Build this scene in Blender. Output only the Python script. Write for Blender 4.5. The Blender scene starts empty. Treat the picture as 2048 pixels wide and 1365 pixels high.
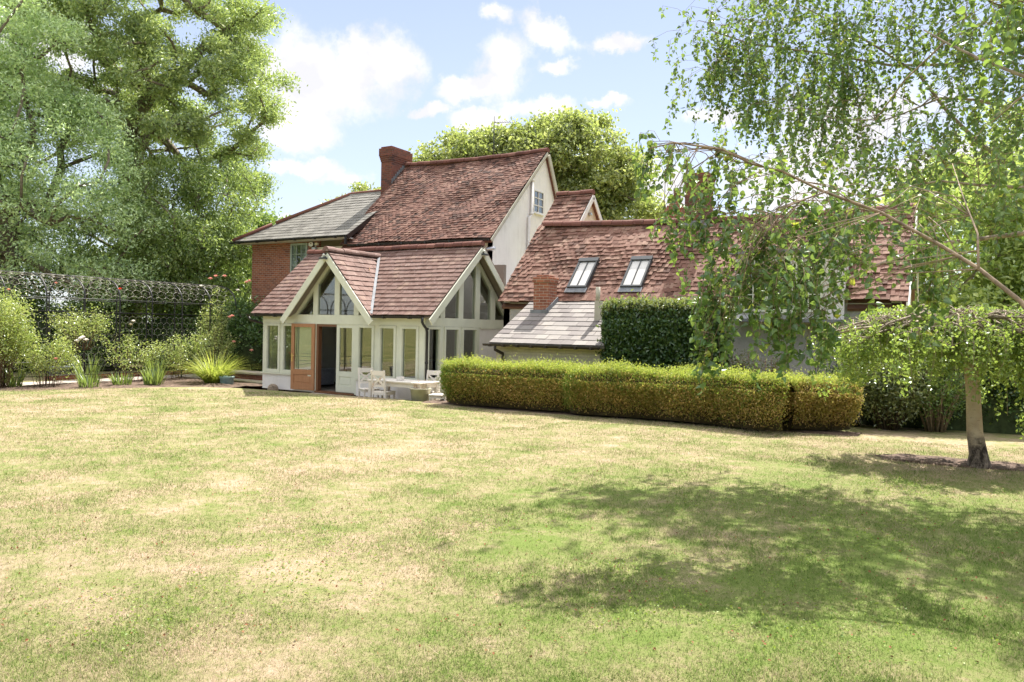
import bpy, math, random
import numpy as np
from mathutils import Vector, Matrix, noise
random.seed(7)
RNG = np.random.default_rng(11)
R = math.radians

# ------------------------------------------------------------------ camera, sky, sun, exposure
scene = bpy.context.scene
COL = scene.collection
YAW, PITCH, ROLL = R(30.47), R(0.985), R(1.228)
cam_data = bpy.data.cameras.new('camera')
cam_data.sensor_width = 36.0
cam_data.lens = 36.0 * 1500 / 2048
cam_data.clip_end = 2000
cam = bpy.data.objects.new('camera', cam_data)
COL.objects.link(cam)
rt = Vector((math.cos(YAW), math.sin(YAW), 0))
fw = Vector((-math.sin(YAW) * math.cos(PITCH), math.cos(YAW) * math.cos(PITCH), -math.sin(PITCH)))
up = rt.cross(fw)
rt2 = rt * math.cos(ROLL) + up * math.sin(ROLL)
up2 = up * math.cos(ROLL) - rt * math.sin(ROLL)
m = Matrix((rt2, up2, -fw)).transposed().to_4x4()
m.translation = (0, 0, 2.0)
cam.matrix_world = m
scene.camera = cam

SUN_EL = R(54.8)
sd = bpy.data.lights.new('sun', 'SUN')
sd.energy = 4.4
sd.angle = R(0.55)
sd.color = (1.0, 0.955, 0.88)
so = bpy.data.objects.new('sun', sd)
so.rotation_euler = (-(math.pi / 2 - SUN_EL), 0, R(2))   # shines from +Y, downwards
COL.objects.link(so)

world = bpy.data.worlds.new('World')
scene.world = world
world.use_nodes = True
wn, wl = world.node_tree.nodes, world.node_tree.links
wn.clear()
wout = wn.new('ShaderNodeOutputWorld')
bg = wn.new('ShaderNodeBackground')
bg.inputs['Strength'].default_value = 0.15
sky = wn.new('ShaderNodeTexSky')
sky.sky_type = 'NISHITA'
sky.sun_disc = False
sky.sun_elevation = SUN_EL
sky.sun_rotation = 0
sky.air_density = 1.0
sky.dust_density = 0.6
sky.ozone_density = 1.6
tc = wn.new('ShaderNodeTexCoord')
sep = wn.new('ShaderNodeSeparateXYZ')
wl.new(tc.outputs['Generated'], sep.inputs[0])


def wmath(op, a, b=None, c=None, clamp=False):
    n = wn.new('ShaderNodeMath'); n.operation = op; n.use_clamp = clamp
    for i, v in enumerate((a, b, c)):
        if v is None: continue
        if isinstance(v, (int, float)): n.inputs[i].default_value = v
        else: wl.new(v, n.inputs[i])
    return n.outputs[0]


az = wmath('ARCTAN2', sep.outputs[0], sep.outputs[1])
el = wmath('ARCSINE', sep.outputs[2])
nz = wn.new('ShaderNodeTexNoise'); nz.inputs['Scale'].default_value = 9; nz.inputs['Detail'].default_value = 8
nz.inputs['Roughness'].default_value = 0.62
wl.new(tc.outputs['Generated'], nz.inputs['Vector'])
nz2 = wn.new('ShaderNodeTexNoise'); nz2.inputs['Scale'].default_value = 30; nz2.inputs['Detail'].default_value = 7
nz2.inputs['Roughness'].default_value = 0.65
wl.new(tc.outputs['Generated'], nz2.inputs['Vector'])
sn = wn.new('ShaderNodeSeparateColor'); wl.new(nz2.outputs['Color'], sn.inputs[0])
azw = wmath('ADD', az, wmath('MULTIPLY', wmath('SUBTRACT', sn.outputs[0], 0.5), 0.06))
elw = wmath('ADD', el, wmath('MULTIPLY', wmath('SUBTRACT', sn.outputs[1], 0.5), 0.045))
cmb = wn.new('ShaderNodeCombineXYZ'); wl.new(azw, cmb.inputs[0]); wl.new(elw, cmb.inputs[1])
CLOUDS = [(-0.788, 0.292, 0.094, 0.06, 0), (-0.732, 0.332, 0.071, 0.033, -10), (-0.812, 0.242, 0.068, 0.027, 0), (-0.549, 0.341, 0.053, 0.047, 0), (-0.497, 0.377, 0.06, 0.02, 25), (-0.398, 0.36, 0.036, 0.012, 0), (-0.581, 0.311, 0.053, 0.015, -10), (-0.483, 0.336, 0.033, 0.012, 0), (-0.653, 0.276, 0.03, 0.009, -15), (-0.581, 0.268, 0.04, 0.012, 0), (-0.501, 0.285, 0.06, 0.015, 0), (-0.416, 0.294, 0.033, 0.009, 0), (-0.811, 0.197, 0.074, 0.012, 0), (-0.755, 0.19, 0.038, 0.015, 0), (-0.335, 0.176, 0.077, 0.04, 0), (-0.269, 0.269, 0.056, 0.013, 0), (-0.116, 0.256, 0.122, 0.04, 0), (-0.194, 0.191, 0.118, 0.047, 0), (-0.846, 0.13, 0.042, 0.009, 0), (-0.009, 0.185, 0.08, 0.04, 0), (-0.861, 0.313, 0.036, 0.027, 0), (-0.557, 0.393, 0.033, 0.017, 0), (-1.2, 0.3, 0.2, 0.08, 0), (0.5, 0.3, 0.25, 0.07, 0), (1.4, 0.4, 0.3, 0.1, 0), (-2.2, 0.35, 0.35, 0.1, 0), (2.6, 0.3, 0.4, 0.09, 0)]
acc = None
for (ca, ce, rx, ry, ang) in CLOUDS:
    mp = wn.new('ShaderNodeMapping'); mp.vector_type = 'TEXTURE'
    mp.inputs['Location'].default_value = (ca, ce, 0)
    mp.inputs['Rotation'].default_value = (0, 0, R(-ang))
    mp.inputs['Scale'].default_value = (rx * 1.2, ry * 1.3, 1)
    wl.new(cmb.outputs[0], mp.inputs['Vector'])
    ln = wn.new('ShaderNodeVectorMath'); ln.operation = 'LENGTH'
    wl.new(mp.outputs[0], ln.inputs[0])
    v = wmath('SUBTRACT', 1.0, ln.outputs['Value'])
    acc = v if acc is None else wmath('MAXIMUM', acc, v)
dens = wmath('ADD', acc, wmath('MULTIPLY', wmath('SUBTRACT', nz.outputs[0], 0.5), 2.3))
cr = wn.new('ShaderNodeMapRange'); cr.interpolation_type = 'SMOOTHSTEP'
cr.inputs['From Min'].default_value = -0.02; cr.inputs['From Max'].default_value = 0.62
cr.inputs['To Max'].default_value = 0.95
wl.new(dens, cr.inputs['Value'])
# thin haze towards the horizon (part of the sky itself)
hz = wn.new('ShaderNodeMapRange'); hz.inputs['From Min'].default_value = 0.0; hz.inputs['From Max'].default_value = 0.42
hz.inputs['To Min'].default_value = 0.0; hz.inputs['To Max'].default_value = 1.0
wl.new(el, hz.inputs['Value'])
hcol = wn.new('ShaderNodeMixRGB'); hcol.inputs[1].default_value = (2.1, 2.28, 2.55, 1); hcol.inputs[2].default_value = (1.30, 1.50, 2.08, 1)
wl.new(hz.outputs[0], hcol.inputs[0])
mixh = wn.new('ShaderNodeMixRGB'); mixh.inputs[0].default_value = 0.80
skd = wn.new('ShaderNodeMixRGB'); skd.blend_type = 'MULTIPLY'; skd.inputs[0].default_value = 1.0; skd.inputs[2].default_value = (0.75, 0.75, 0.75, 1)
wl.new(sky.outputs[0], skd.inputs[1])
wl.new(hcol.outputs[0], mixh.inputs[2]); wl.new(skd.outputs[0], mixh.inputs[1])
mixc = wn.new('ShaderNodeMixRGB'); 
ccol = wn.new('ShaderNodeMixRGB'); ccol.inputs[1].default_value = (2.85, 2.75, 2.78, 1); ccol.inputs[2].default_value = (7.5, 7.3, 7.0, 1)
cshade = wn.new('ShaderNodeMixRGB'); cshade.inputs[1].default_value = (2.30, 2.28, 2.42, 1); cshade.inputs[2].default_value = (2.95, 2.85, 2.86, 1)
nz3 = wn.new('ShaderNodeTexNoise'); nz3.inputs['Scale'].default_value = 16; nz3.inputs['Detail'].default_value = 6
wl.new(tc.outputs['Generated'], nz3.inputs['Vector'])
csr = wn.new('ShaderNodeMapRange'); csr.inputs[1].default_value = 0.38; csr.inputs[2].default_value = 0.60
wl.new(nz3.outputs[0], csr.inputs[0]); wl.new(csr.outputs[0], cshade.inputs[0]); wl.new(cshade.outputs[0], ccol.inputs[1])
ovh = wn.new('ShaderNodeMapRange'); ovh.interpolation_type = 'SMOOTHSTEP'; ovh.inputs[1].default_value = 0.50; ovh.inputs[2].default_value = 0.85
wl.new(el, ovh.inputs[0]); wl.new(ovh.outputs[0], ccol.inputs[0]); wl.new(ccol.outputs[0], mixc.inputs[2])
cover = wmath('MAXIMUM', cr.outputs[0], wmath('MULTIPLY', ovh.outputs[0], wmath('MULTIPLY', wmath('SUBTRACT', nz.outputs[0], 0.33), 4.0, clamp=True)))  # extra bright clouds overhead, out of view, added to lift the fill light
wl.new(cover, mixc.inputs[0]); wl.new(mixh.outputs[0], mixc.inputs[1])
wl.new(mixc.outputs[0], bg.inputs['Color'])
wl.new(bg.outputs[0], wout.inputs[0])

vs = scene.view_settings
vs.view_transform = 'Standard'; vs.look = 'None'; vs.gamma = 1.0; vs.use_curve_mapping = False
vs.exposure = 1.5
scene.cycles.max_bounces = 8
scene.cycles.transparent_max_bounces = 24
scene.cycles.transmission_bounces = 4
scene.cycles.caustics_reflective = False
scene.cycles.caustics_refractive = False


# ------------------------------------------------------------------ materials
MATS = {}


class NT:
    def __init__(s, name):
        s.m = bpy.data.materials.new(name); s.m.use_nodes = True
        s.n = s.m.node_tree.nodes; s.l = s.m.node_tree.links
        s.n.clear()
        s.out = s.n.new('ShaderNodeOutputMaterial')

    def node(s, t, **kw):
        n = s.n.new(t)
        for k, v in kw.items():
            if k.startswith('i_'):
                n.inputs[k[2:].replace('_', ' ')].default_value = v
            else: setattr(n, k, v)
        return n

    def link(s, a, b): s.l.new(a, b)

    def noise(s, scale, detail=4, rough=0.6, coord=None, stretch=None, col=False):
        n = s.node('ShaderNodeTexNoise'); n.inputs['Scale'].default_value = scale
        n.inputs['Detail'].default_value = detail; n.inputs['Roughness'].default_value = rough
        c = coord if coord is not None else s.pos()
        if stretch:
            mp = s.node('ShaderNodeMapping'); mp.inputs['Scale'].default_value = stretch
            s.link(c, mp.inputs['Vector']); c = mp.outputs[0]
        s.link(c, n.inputs['Vector'])
        return n.outputs['Color'] if col else n.outputs['Fac']

    def pos(s):
        if not hasattr(s, '_p'): s._p = s.node('ShaderNodeNewGeometry')
        return s._p.outputs['Position']

    def island(s):
        s.pos(); return s._p.outputs['Random Per Island']

    def ramp(s, fac, stops, interp='LINEAR'):
        r = s.node('ShaderNodeValToRGB'); r.color_ramp.interpolation = interp
        e = r.color_ramp.elements
        while len(e) < len(stops): e.new(0.5)
        for i, (p, c) in enumerate(stops):
            e[i].position = p; e[i].color = tuple(c) + (1,)
        s.link(fac, r.inputs[0]); return r.outputs[0]

    def math(s, op, a, b=None, clamp=False):
        n = s.node('ShaderNodeMath', operation=op, use_clamp=clamp)
        for i, v in enumerate((a, b)):
            if v is None: continue
            if isinstance(v, (int, float)): n.inputs[i].default_value = v
            else: s.link(v, n.inputs[i])
        return n.outputs[0]

    def mix(s, fac, a, b, mode='MIX'):
        n = s.node('ShaderNodeMixRGB', blend_type=mode)
        for i, v in enumerate((fac, a, b)):
            if isinstance(v, (int, float)): n.inputs[i].default_value = v
            elif isinstance(v, tuple): n.inputs[i].default_value = v + (1,)
            else: s.link(v, n.inputs[i])
        return n.outputs[0]

    def range(s, v, a, b, c=0.0, d=1.0):
        n = s.node('ShaderNodeMapRange'); n.inputs[1].default_value = a; n.inputs[2].default_value = b
        n.inputs[3].default_value = c; n.inputs[4].default_value = d
        s.link(v, n.inputs[0]); return n.outputs[0]

    def bump(s, h, strength=0.5, dist=0.02):
        b = s.node('ShaderNodeBump'); b.inputs['Strength'].default_value = strength
        b.inputs['Distance'].default_value = dist
        s.link(h, b.inputs['Height']); return b.outputs[0]

    def principled(s, color, rough=0.7, bump=None, spec=0.4, metal=0.0):
        p = s.node('ShaderNodeBsdfPrincipled')
        if isinstance(color, tuple): p.inputs['Base Color'].default_value = color + (1,)
        else: s.link(color, p.inputs['Base Color'])
        if isinstance(rough, (int, float)): p.inputs['Roughness'].default_value = rough
        else: s.link(rough, p.inputs['Roughness'])
        p.inputs['Specular IOR Level'].default_value = spec
        p.inputs['Metallic'].default_value = metal
        if bump is not None: s.link(bump, p.inputs['Normal'])
        s.link(p.outputs[0], s.out.inputs[0])
        return p


def leaf_mat(name, stops, trans=0.45, gloss=0.10, rough=0.35, tint=None, patch=0.35, pscale=0.6):
    t = NT(name)
    c = t.ramp(t.island(), stops)
    n = t.noise(pscale, 3)
    c = t.mix(t.range(n, 0.35, 0.65, 0.0, patch), c, tint if tint else stops[-1][1])
    d = t.node('ShaderNodeBsdfDiffuse'); t.link(c, d.inputs[0])
    tr = t.node('ShaderNodeBsdfTranslucent')
    c2 = t.mix(0.45, c, (0.40, 0.50, 0.07)); t.link(c2, tr.inputs[0])
    m1 = t.node('ShaderNodeMixShader'); m1.inputs[0].default_value = trans
    t.link(d.outputs[0], m1.inputs[1]); t.link(tr.outputs[0], m1.inputs[2])
    g = t.node('ShaderNodeBsdfGlossy'); g.inputs['Roughness'].default_value = rough
    g.inputs[0].default_value = (0.9, 0.95, 0.9, 1)
    m2 = t.node('ShaderNodeMixShader'); m2.inputs[0].default_value = gloss * 0.6
    t.link(m1.outputs[0], m2.inputs[1]); t.link(g.outputs[0], m2.inputs[2])
    t.link(m2.outputs[0], t.out.inputs[0])
    MATS[name] = t.m
    return t.m


def make_mats():
    def simple(name, color, rough=0.6, nsc=None, var=0.15, bsc=None, bst=0.3, bd=0.01, spec=0.4, metal=0.0):
        t = NT(name); c = color; b = None
        if nsc:
            n = t.noise(nsc, 5)
            dark = tuple(v * (1 - var * 1.6) for v in color)
            lite = tuple(min(1, v * (1 + var)) for v in color)
            c = t.ramp(n, [(0.3, dark), (0.7, lite)])
        if bsc: b = t.bump(t.noise(bsc, 4), bst, bd)
        t.principled(c, rough, b, spec, metal); MATS[name] = t.m
    # render and plaster
    t = NT('cream_render')
    n1 = t.noise(1.1, 5); n2 = t.noise(6, 6, 0.7)
    c = t.ramp(n1, [(0.3, (0.66, 0.59, 0.46)), (0.7, (0.78, 0.71, 0.57))])
    c = t.mix(t.range(n2, 0.55, 0.8, 0, 0.35), c, (0.40, 0.35, 0.27))
    t.principled(c, 0.9, t.bump(t.noise(70, 4), 0.5, 0.012), 0.2); MATS['cream_render'] = t.m
    t = NT('white_render')
    n1 = t.noise(0.9, 5); n2 = t.noise(5, 6, 0.75, stretch=(1, 1, 0.35))
    c = t.ramp(n1, [(0.3, (0.74, 0.70, 0.67)), (0.7, (0.85, 0.82, 0.79))])
    c = t.mix(t.range(n2, 0.52, 0.75, 0, 0.32), c, (0.48, 0.44, 0.38))
    c = t.mix(t.range(t.noise(3.5, 6, 0.75, stretch=(2.5, 2.5, 0.18)), 0.55, 0.75, 0, 0.25), c, (0.40, 0.37, 0.32))
    t.principled(c, 0.9, t.bump(t.noise(45, 5, 0.7), 0.7, 0.02), 0.2); MATS['white_render'] = t.m
    t = NT('grey_render')
    n1 = t.noise(1.5, 5)
    c = t.ramp(n1, [(0.3, (0.50, 0.47, 0.44)), (0.7, (0.62, 0.59, 0.55))])
    t.principled(c, 0.95, t.bump(t.noise(28, 5, 0.7), 0.9, 0.03), 0.2); MATS['grey_render'] = t.m
    # cream painted brick
    for nm, base, mort, v in (('red_brick', ((0.35, 0.125, 0.07), (0.17, 0.065, 0.05), (0.40, 0.175, 0.10)), (0.42, 0.36, 0.29), 1),
                              ('painted_brick', ((0.60, 0.53, 0.40), (0.52, 0.46, 0.35), (0.66, 0.58, 0.45)), (0.50, 0.44, 0.33), 1),
                              ('old_brick', ((0.20, 0.075, 0.055), (0.07, 0.042, 0.040), (0.28, 0.10, 0.06)), (0.17, 0.13, 0.11), 1)):
        t = NT(nm)
        sp = t.node('ShaderNodeSeparateXYZ'); t.link(t.pos(), sp.inputs[0])
        cb = t.node('ShaderNodeCombineXYZ')
        t.link(t.math('ADD', sp.outputs[0], sp.outputs[1]), cb.inputs[0]); t.link(sp.outputs[2], cb.inputs[1])
        wob = t.noise(14, 2, 0.5, col=True)
        vec = t.mix(0.012, cb.outputs[0], wob, 'ADD')
        br = t.node('ShaderNodeTexBrick'); br.offset = 0.5
        br.inputs['Scale'].default_value = 1.0
        br.inputs['Brick Width'].default_value = 0.225; br.inputs['Row Height'].default_value = 0.075
        br.inputs['Mortar Size'].default_value = 0.006; br.inputs['Mortar Smooth'].default_value = 0.2
        br.inputs['Bias'].default_value = -0.1
        br.inputs['Color1'].default_value = base[0] + (1,); br.inputs['Color2'].default_value = base[1] + (1,)
        br.inputs['Mortar'].default_value = mort + (1,)
        t.link(vec, br.inputs['Vector'])
        n = t.noise(2.2, 5); n2 = t.noise(9, 5)
        c = t.mix(t.range(n, 0.4, 0.7, 0, 0.5), br.outputs[0], base[2], 'MIX')
        c = t.mix(br.outputs['Fac'], c, mort)
        c = t.mix(t.range(n2, 0.55, 0.75, 0, 0.35), c, tuple(x * 0.45 for x in base[0]))
        h = t.math('SUBTRACT', t.math('MULTIPLY', n2, 0.3), br.outputs['Fac'])
        t.principled(c, 0.9, t.bump(h, 0.6, 0.012), 0.2); MATS[nm] = t.m
    # clay tiles, slates
    def tile(nm, stops, lich, lf, moss=(0.13, 0.12, 0.04), mf=0.25, rough=0.85):
        t = NT(nm)
        c = t.ramp(t.island(), stops)
        c = t.mix(t.range(t.noise(1.3, 4), 0.4, 0.7, 0, 0.45), c, stops[1][1])
        c = t.mix(t.range(t.noise(16, 6, 0.75), 0.58, 0.70, 0, lf), c, lich)
        c = t.mix(t.range(t.noise(5, 5, 0.7), 0.60, 0.72, 0, mf), c, moss)
        c = t.mix(t.range(t.noise(0.8, 6, 0.7, stretch=(1.6, 0.5, 0.5)), 0.52, 0.72, 0, 0.40), c, tuple(v * 0.35 for v in stops[1][1]))
        t.principled(c, rough, t.bump(t.noise(60, 4), 0.4, 0.006), 0.25); MATS[nm] = t.m
    tile('clay_tile_old', [(0.0, (0.041, 0.023, 0.018)), (0.22, (0.100, 0.047, 0.035)), (0.6, (0.172, 0.080, 0.058)), (1.0, (0.244, 0.141, 0.105))], (0.50, 0.40, 0.34), 0.35, mf=0.3)
    tile('clay_tile_new', [(0.0, (0.132, 0.075, 0.060)), (0.3, (0.169, 0.099, 0.080)), (0.8, (0.202, 0.130, 0.110)), (1.0, (0.234, 0.154, 0.116))], (0.62, 0.54, 0.50), 0.65, mf=0.0)
    tile('clay_tile_wing', [(0.0, (0.072, 0.035, 0.025)), (0.22, (0.163, 0.078, 0.055)), (0.7, (0.226, 0.123, 0.091)), (1.0, (0.279, 0.177, 0.130))], (0.55, 0.45, 0.38), 0.45, mf=0.35)
    tile('ridge_tile', [(0.0, (0.104, 0.044, 0.036)), (0.4, (0.160, 0.064, 0.048)), (1.0, (0.224, 0.104, 0.080))], (0.40, 0.33, 0.28), 0.4, mf=0.3)
    tile('slate', [(0.0, (0.133, 0.123, 0.109)), (0.4, (0.182, 0.172, 0.152)), (1.0, (0.231, 0.218, 0.195))], (0.42, 0.37, 0.32), 0.35, moss=(0.30, 0.27, 0.18), mf=0.3, rough=0.7)
    tile('slate_pale', [(0.0, (0.137, 0.117, 0.112)), (0.4, (0.198, 0.178, 0.166)), (1.0, (0.259, 0.235, 0.212))], (0.52, 0.46, 0.40), 0.3, moss=(0.36, 0.27, 0.18), mf=0.35, rough=0.7)
    simple('sage_paint', (0.655, 0.665, 0.545), 0.5, 3, 0.05)
    simple('sage_dark', (0.36, 0.42, 0.35), 0.5, 3, 0.08)
    simple('white_paint', (0.72, 0.69, 0.65), 0.5, 4, 0.08, 40, 0.2)
    simple('black_plastic', (0.018, 0.017, 0.017), 0.4, 5, 0.2)
    simple('brown_gutter', (0.035, 0.024, 0.020), 0.45, 5, 0.2)
    simple('soffit', (0.45, 0.42, 0.34), 0.7, 4, 0.1)
    simple('lead', (0.20, 0.21, 0.225), 0.55, 6, 0.2, 20, 0.3)
    simple('dark_frame', (0.06, 0.065, 0.07), 0.4)
    simple('iron', (0.025, 0.024, 0.024), 0.45, 30, 0.3)
    simple('wire', (0.62, 0.58, 0.50), 0.5, 30, 0.2)
    simple('patio_stone', (0.42, 0.37, 0.30), 0.85, 2.5, 0.18, 20, 0.3)
    simple('path_stone', (0.40, 0.34, 0.29), 0.85, 3, 0.2, 20, 0.4)
    simple('soil', (0.13, 0.085, 0.06), 0.95, 12, 0.4, 30, 0.8, 0.03)
    simple('dark_plinth', (0.05, 0.032, 0.025), 0.9, 12, 0.4)
    simple('interior', (0.22, 0.185, 0.15), 0.8)
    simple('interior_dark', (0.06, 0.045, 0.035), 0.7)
    simple('worktop', (0.45, 0.45, 0.46), 0.3)
    simple('blue_rubber', (0.02, 0.12, 0.45), 0.3)
    simple('steel', (0.5, 0.5, 0.52), 0.3, metal=0.8)
    simple('brass', (0.72, 0.52, 0.22), 0.3, metal=1.0)
    simple('lamp_shade', (0.42, 0.20, 0.08), 0.7, 30, 0.2)
    simple('wicker', (0.38, 0.30, 0.22), 0.8, 60, 0.4, 90, 0.8)
    simple('stone_pot', (0.38, 0.36, 0.25), 0.6, 5, 0.12, 30, 0.2)
    simple('blue_glaze', (0.20, 0.29, 0.30), 0.35, 8, 0.2)
    simple('grey_plastic', (0.32, 0.37, 0.40), 0.5)
    simple('red_wood', (0.20, 0.06, 0.035), 0.6, 8, 0.3)
    simple('fabric_grey', (0.36, 0.37, 0.42), 0.9, 20, 0.2)
    simple('pink_petal', (0.80, 0.42, 0.36), 0.7)
    simple('cream_petal', (0.82, 0.74, 0.56), 0.7)
    simple('magenta_petal', (0.75, 0.06, 0.22), 0.7)
    simple('red_petal', (0.75, 0.12, 0.06), 0.7)
    simple('white_petal', (0.85, 0.82, 0.78), 0.7)
    simple('dead_leaf', (0.22, 0.09, 0.04), 0.9)
    simple('core_dark', (0.05, 0.07, 0.026), 1.0, 8, 0.3)
    simple('core_brown', (0.10, 0.075, 0.03), 1.0, 10, 0.3, 60, 1, 0.03)
    simple('white_plastic', (0.75, 0.74, 0.68), 0.4)
    simple('bark', (0.20, 0.165, 0.125), 0.95, 9, 0.35, 25, 0.9, 0.03)
    simple('bark_pale', (0.36, 0.29, 0.22), 0.9, 12, 0.35, 30, 0.7, 0.02)
    simple('twig', (0.30, 0.22, 0.15), 0.85, 15, 0.35)
    simple('twig_dark', (0.10, 0.075, 0.045), 0.85, 15, 0.35)
    simple('rose_stem', (0.20, 0.13, 0.07), 0.8, 10, 0.3)
    simple('red_stem', (0.27, 0.12, 0.07), 0.8, 10, 0.3)
    simple('dry_straw', (0.50, 0.40, 0.30), 0.9, 10, 0.2)
    # weathered white timber with bare wood showing
    t = NT('shabby_white')
    c = t.mix(t.range(t.noise(7, 5, 0.7), 0.60, 0.68, 0, 0.75), (0.74, 0.69, 0.62), (0.48, 0.27, 0.14))
    t.principled(c, 0.7, t.bump(t.noise(40, 4), 0.2, 0.005), 0.3); MATS['shabby_white'] = t.m
    # door oak
    for nm, a, b in (('oak_door', (0.34, 0.155, 0.07), (0.45, 0.225, 0.11)), ('dark_oak', (0.14, 0.06, 0.03), (0.20, 0.09, 0.04)), ('oak_beam', (0.30, 0.15, 0.06), (0.42, 0.23, 0.10))):
        t = NT(nm)
        c = t.ramp(t.noise(8, 5, stretch=(6, 6, 0.5)), [(0.3, a), (0.7, b)])
        t.principled(c, 0.45, t.bump(t.noise(20, 4, stretch=(6, 6, 0.5)), 0.15, 0.004), 0.4); MATS[nm] = t.m
    # window glass: thin pane, clear plus mirror by angle
    t = NT('glass')
    tr = t.node('ShaderNodeBsdfTransparent'); tr.inputs[0].default_value = (0.80, 0.84, 0.80, 1)
    g = t.node('ShaderNodeBsdfGlossy'); g.inputs['Roughness'].default_value = 0.015
    lw = t.node('ShaderNodeLayerWeight'); lw.inputs['Blend'].default_value = 0.5
    b = t.bump(t.noise(0.9, 1), 0.03, 0.05); t.link(b, g.inputs['Normal'])
    f = t.math('ADD', t.math('MULTIPLY', t.math('POWER', lw.outputs['Facing'], 3.5), 0.8), 0.14, clamp=True)
    mx = t.node('ShaderNodeMixShader'); t.link(f, mx.inputs[0]); t.link(tr.outputs[0], mx.inputs[1]); t.link(g.outputs[0], mx.inputs[2])
    t.link(mx.outputs[0], t.out.inputs[0]); MATS['glass'] = t.m
    t = NT('roof_glass')
    t.principled((0.45, 0.48, 0.52), 0.12, t.bump(t.noise(2, 2), 0.05), 0.9); MATS['roof_glass'] = t.m
    t = NT('blind')
    t.principled((0.62, 0.60, 0.57), 0.45, None, 0.6); MATS['blind'] = t.m
    # birch bark
    t = NT('birch_bark')
    sp = t.node('ShaderNodeSeparateXYZ'); t.link(t.pos(), sp.inputs[0])
    n1 = t.noise(3.2, 6, 0.75, stretch=(1, 1, 1.6))
    n2 = t.noise(5, 5, 0.7, stretch=(1.2, 1.2, 9))
    c = t.ramp(t.noise(4, 4), [(0.3, (0.42, 0.30, 0.19)), (0.7, (0.62, 0.50, 0.36))])
    c = t.mix(t.range(n2, 0.60, 0.66, 0, 0.8), c, (0.12, 0.075, 0.05))
    low = t.range(t.math('ADD', sp.outputs[2], t.math('MULTIPLY', n1, 0.7)), 0.92, 1.12, 1, 0)
    rough = t.ramp(t.noise(9, 6, 0.8, stretch=(1, 1, 0.45)), [(0.42, (0.035, 0.025, 0.02)), (0.62, (0.34, 0.27, 0.21))])
    c = t.mix(low, c, rough)
    t.principled(c, 0.85, t.bump(t.noise(22, 6, 0.75, stretch=(1, 1, 0.5)), 0.9, 0.03), 0.3); MATS['birch_bark'] = t.m
    # lawn sheet and grass blades share the same patches
    def patches(t):
        a = t.noise(0.55, 6, 0.7, stretch=(1.25, 0.8, 1))
        b = t.noise(3.1, 6, 0.72)
        v = t.math('ADD', t.math('MULTIPLY', a, 0.44), t.math('MULTIPLY', b, 0.52))
        # greener shade tint painted into the lawn colour where the birch's shadow falls
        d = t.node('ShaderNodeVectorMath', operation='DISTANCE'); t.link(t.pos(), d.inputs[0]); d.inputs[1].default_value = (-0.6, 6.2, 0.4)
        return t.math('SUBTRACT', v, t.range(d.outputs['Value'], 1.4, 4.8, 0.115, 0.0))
    t = NT('lawn')
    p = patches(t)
    fine = t.noise(60, 6, 0.8)
    fine2 = t.noise(14, 5, 0.75)
    v = t.math('ADD', p, t.math('ADD', t.math('MULTIPLY', t.math('SUBTRACT', fine, 0.5), 0.25), t.math('MULTIPLY', t.math('SUBTRACT', fine2, 0.5), 0.30)))
    c = t.ramp(v, [(0.34, (0.135, 0.180, 0.044)), (0.44, (0.212, 0.210, 0.088)), (0.52, (0.295, 0.240, 0.145)), (0.61, (0.378, 0.282, 0.205))])
    dk = t.noise(120, 4, 0.8)
    c = t.mix(t.range(dk, 0.42, 0.30, 0, 0.5), c, (0.07, 0.075, 0.02))
    t.principled(c, 0.95, t.bump(t.noise(90, 5, 0.8), 0.7, 0.02), 0.1); MATS['lawn'] = t.m
    t = NT('grass_blade')
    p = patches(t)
    v = t.math('ADD', p, t.math('MULTIPLY', t.math('SUBTRACT', t.island(), 0.5), 0.34))
    c = t.ramp(v, [(0.27, (0.115, 0.195, 0.037)), (0.42, (0.228, 0.258, 0.09)), (0.52, (0.382, 0.332, 0.195)), (0.65, (0.54, 0.425, 0.31))])
    d = t.node('ShaderNodeBsdfDiffuse'); t.link(c, d.inputs[0])
    tr = t.node('ShaderNodeBsdfTranslucent'); t.link(c, tr.inputs[0])
    mx = t.node('ShaderNodeMixShader'); mx.inputs[0].default_value = 0.4
    t.link(d.outputs[0], mx.inputs[1]); t.link(tr.outputs[0], mx.inputs[2])
    t.link(mx.outputs[0], t.out.inputs[0]); MATS['grass_blade'] = t.m
    t = NT('far_ground')
    c = t.ramp(t.noise(0.5, 6), [(0.35, (0.10, 0.13, 0.03)), (0.65, (0.33, 0.28, 0.12))])
    t.principled(c, 0.95, None, 0.1); MATS['far_ground'] = t.m
    # foliage
    leaf_mat('ash_leaf', [(0, (0.084, 0.138, 0.066)), (0.5, (0.306, 0.438, 0.151)), (1, (0.560, 0.628, 0.241))], 0.42, 0.13, 0.4)
    leaf_mat('pale_leaf', [(0, (0.153, 0.248, 0.100)), (0.5, (0.479, 0.673, 0.273)), (1, (0.797, 0.972, 0.499))], 0.45, 0.20, 0.4)
    leaf_mat('cherry_leaf', [(0, (0.064, 0.126, 0.032)), (0.5, (0.235, 0.365, 0.086)), (1, (0.422, 0.502, 0.173))], 0.48, 0.14, 0.4)
    leaf_mat('laurel_leaf', [(0, (0.030, 0.074, 0.024)), (0.6, (0.062, 0.136, 0.034)), (1, (0.123, 0.221, 0.049))], 0.25, 0.10, 0.3)
    leaf_mat('under_leaf', [(0, (0.057, 0.120, 0.028)), (0.6, (0.113, 0.216, 0.038)), (1, (0.228, 0.345, 0.078))], 0.4, 0.10, 0.35)
    leaf_mat('chestnut_leaf', [(0, (0.098, 0.135, 0.046)), (0.5, (0.316, 0.378, 0.118)), (1, (0.553, 0.565, 0.239))], 0.5, 0.10, 0.4, patch=0.25)
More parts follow.
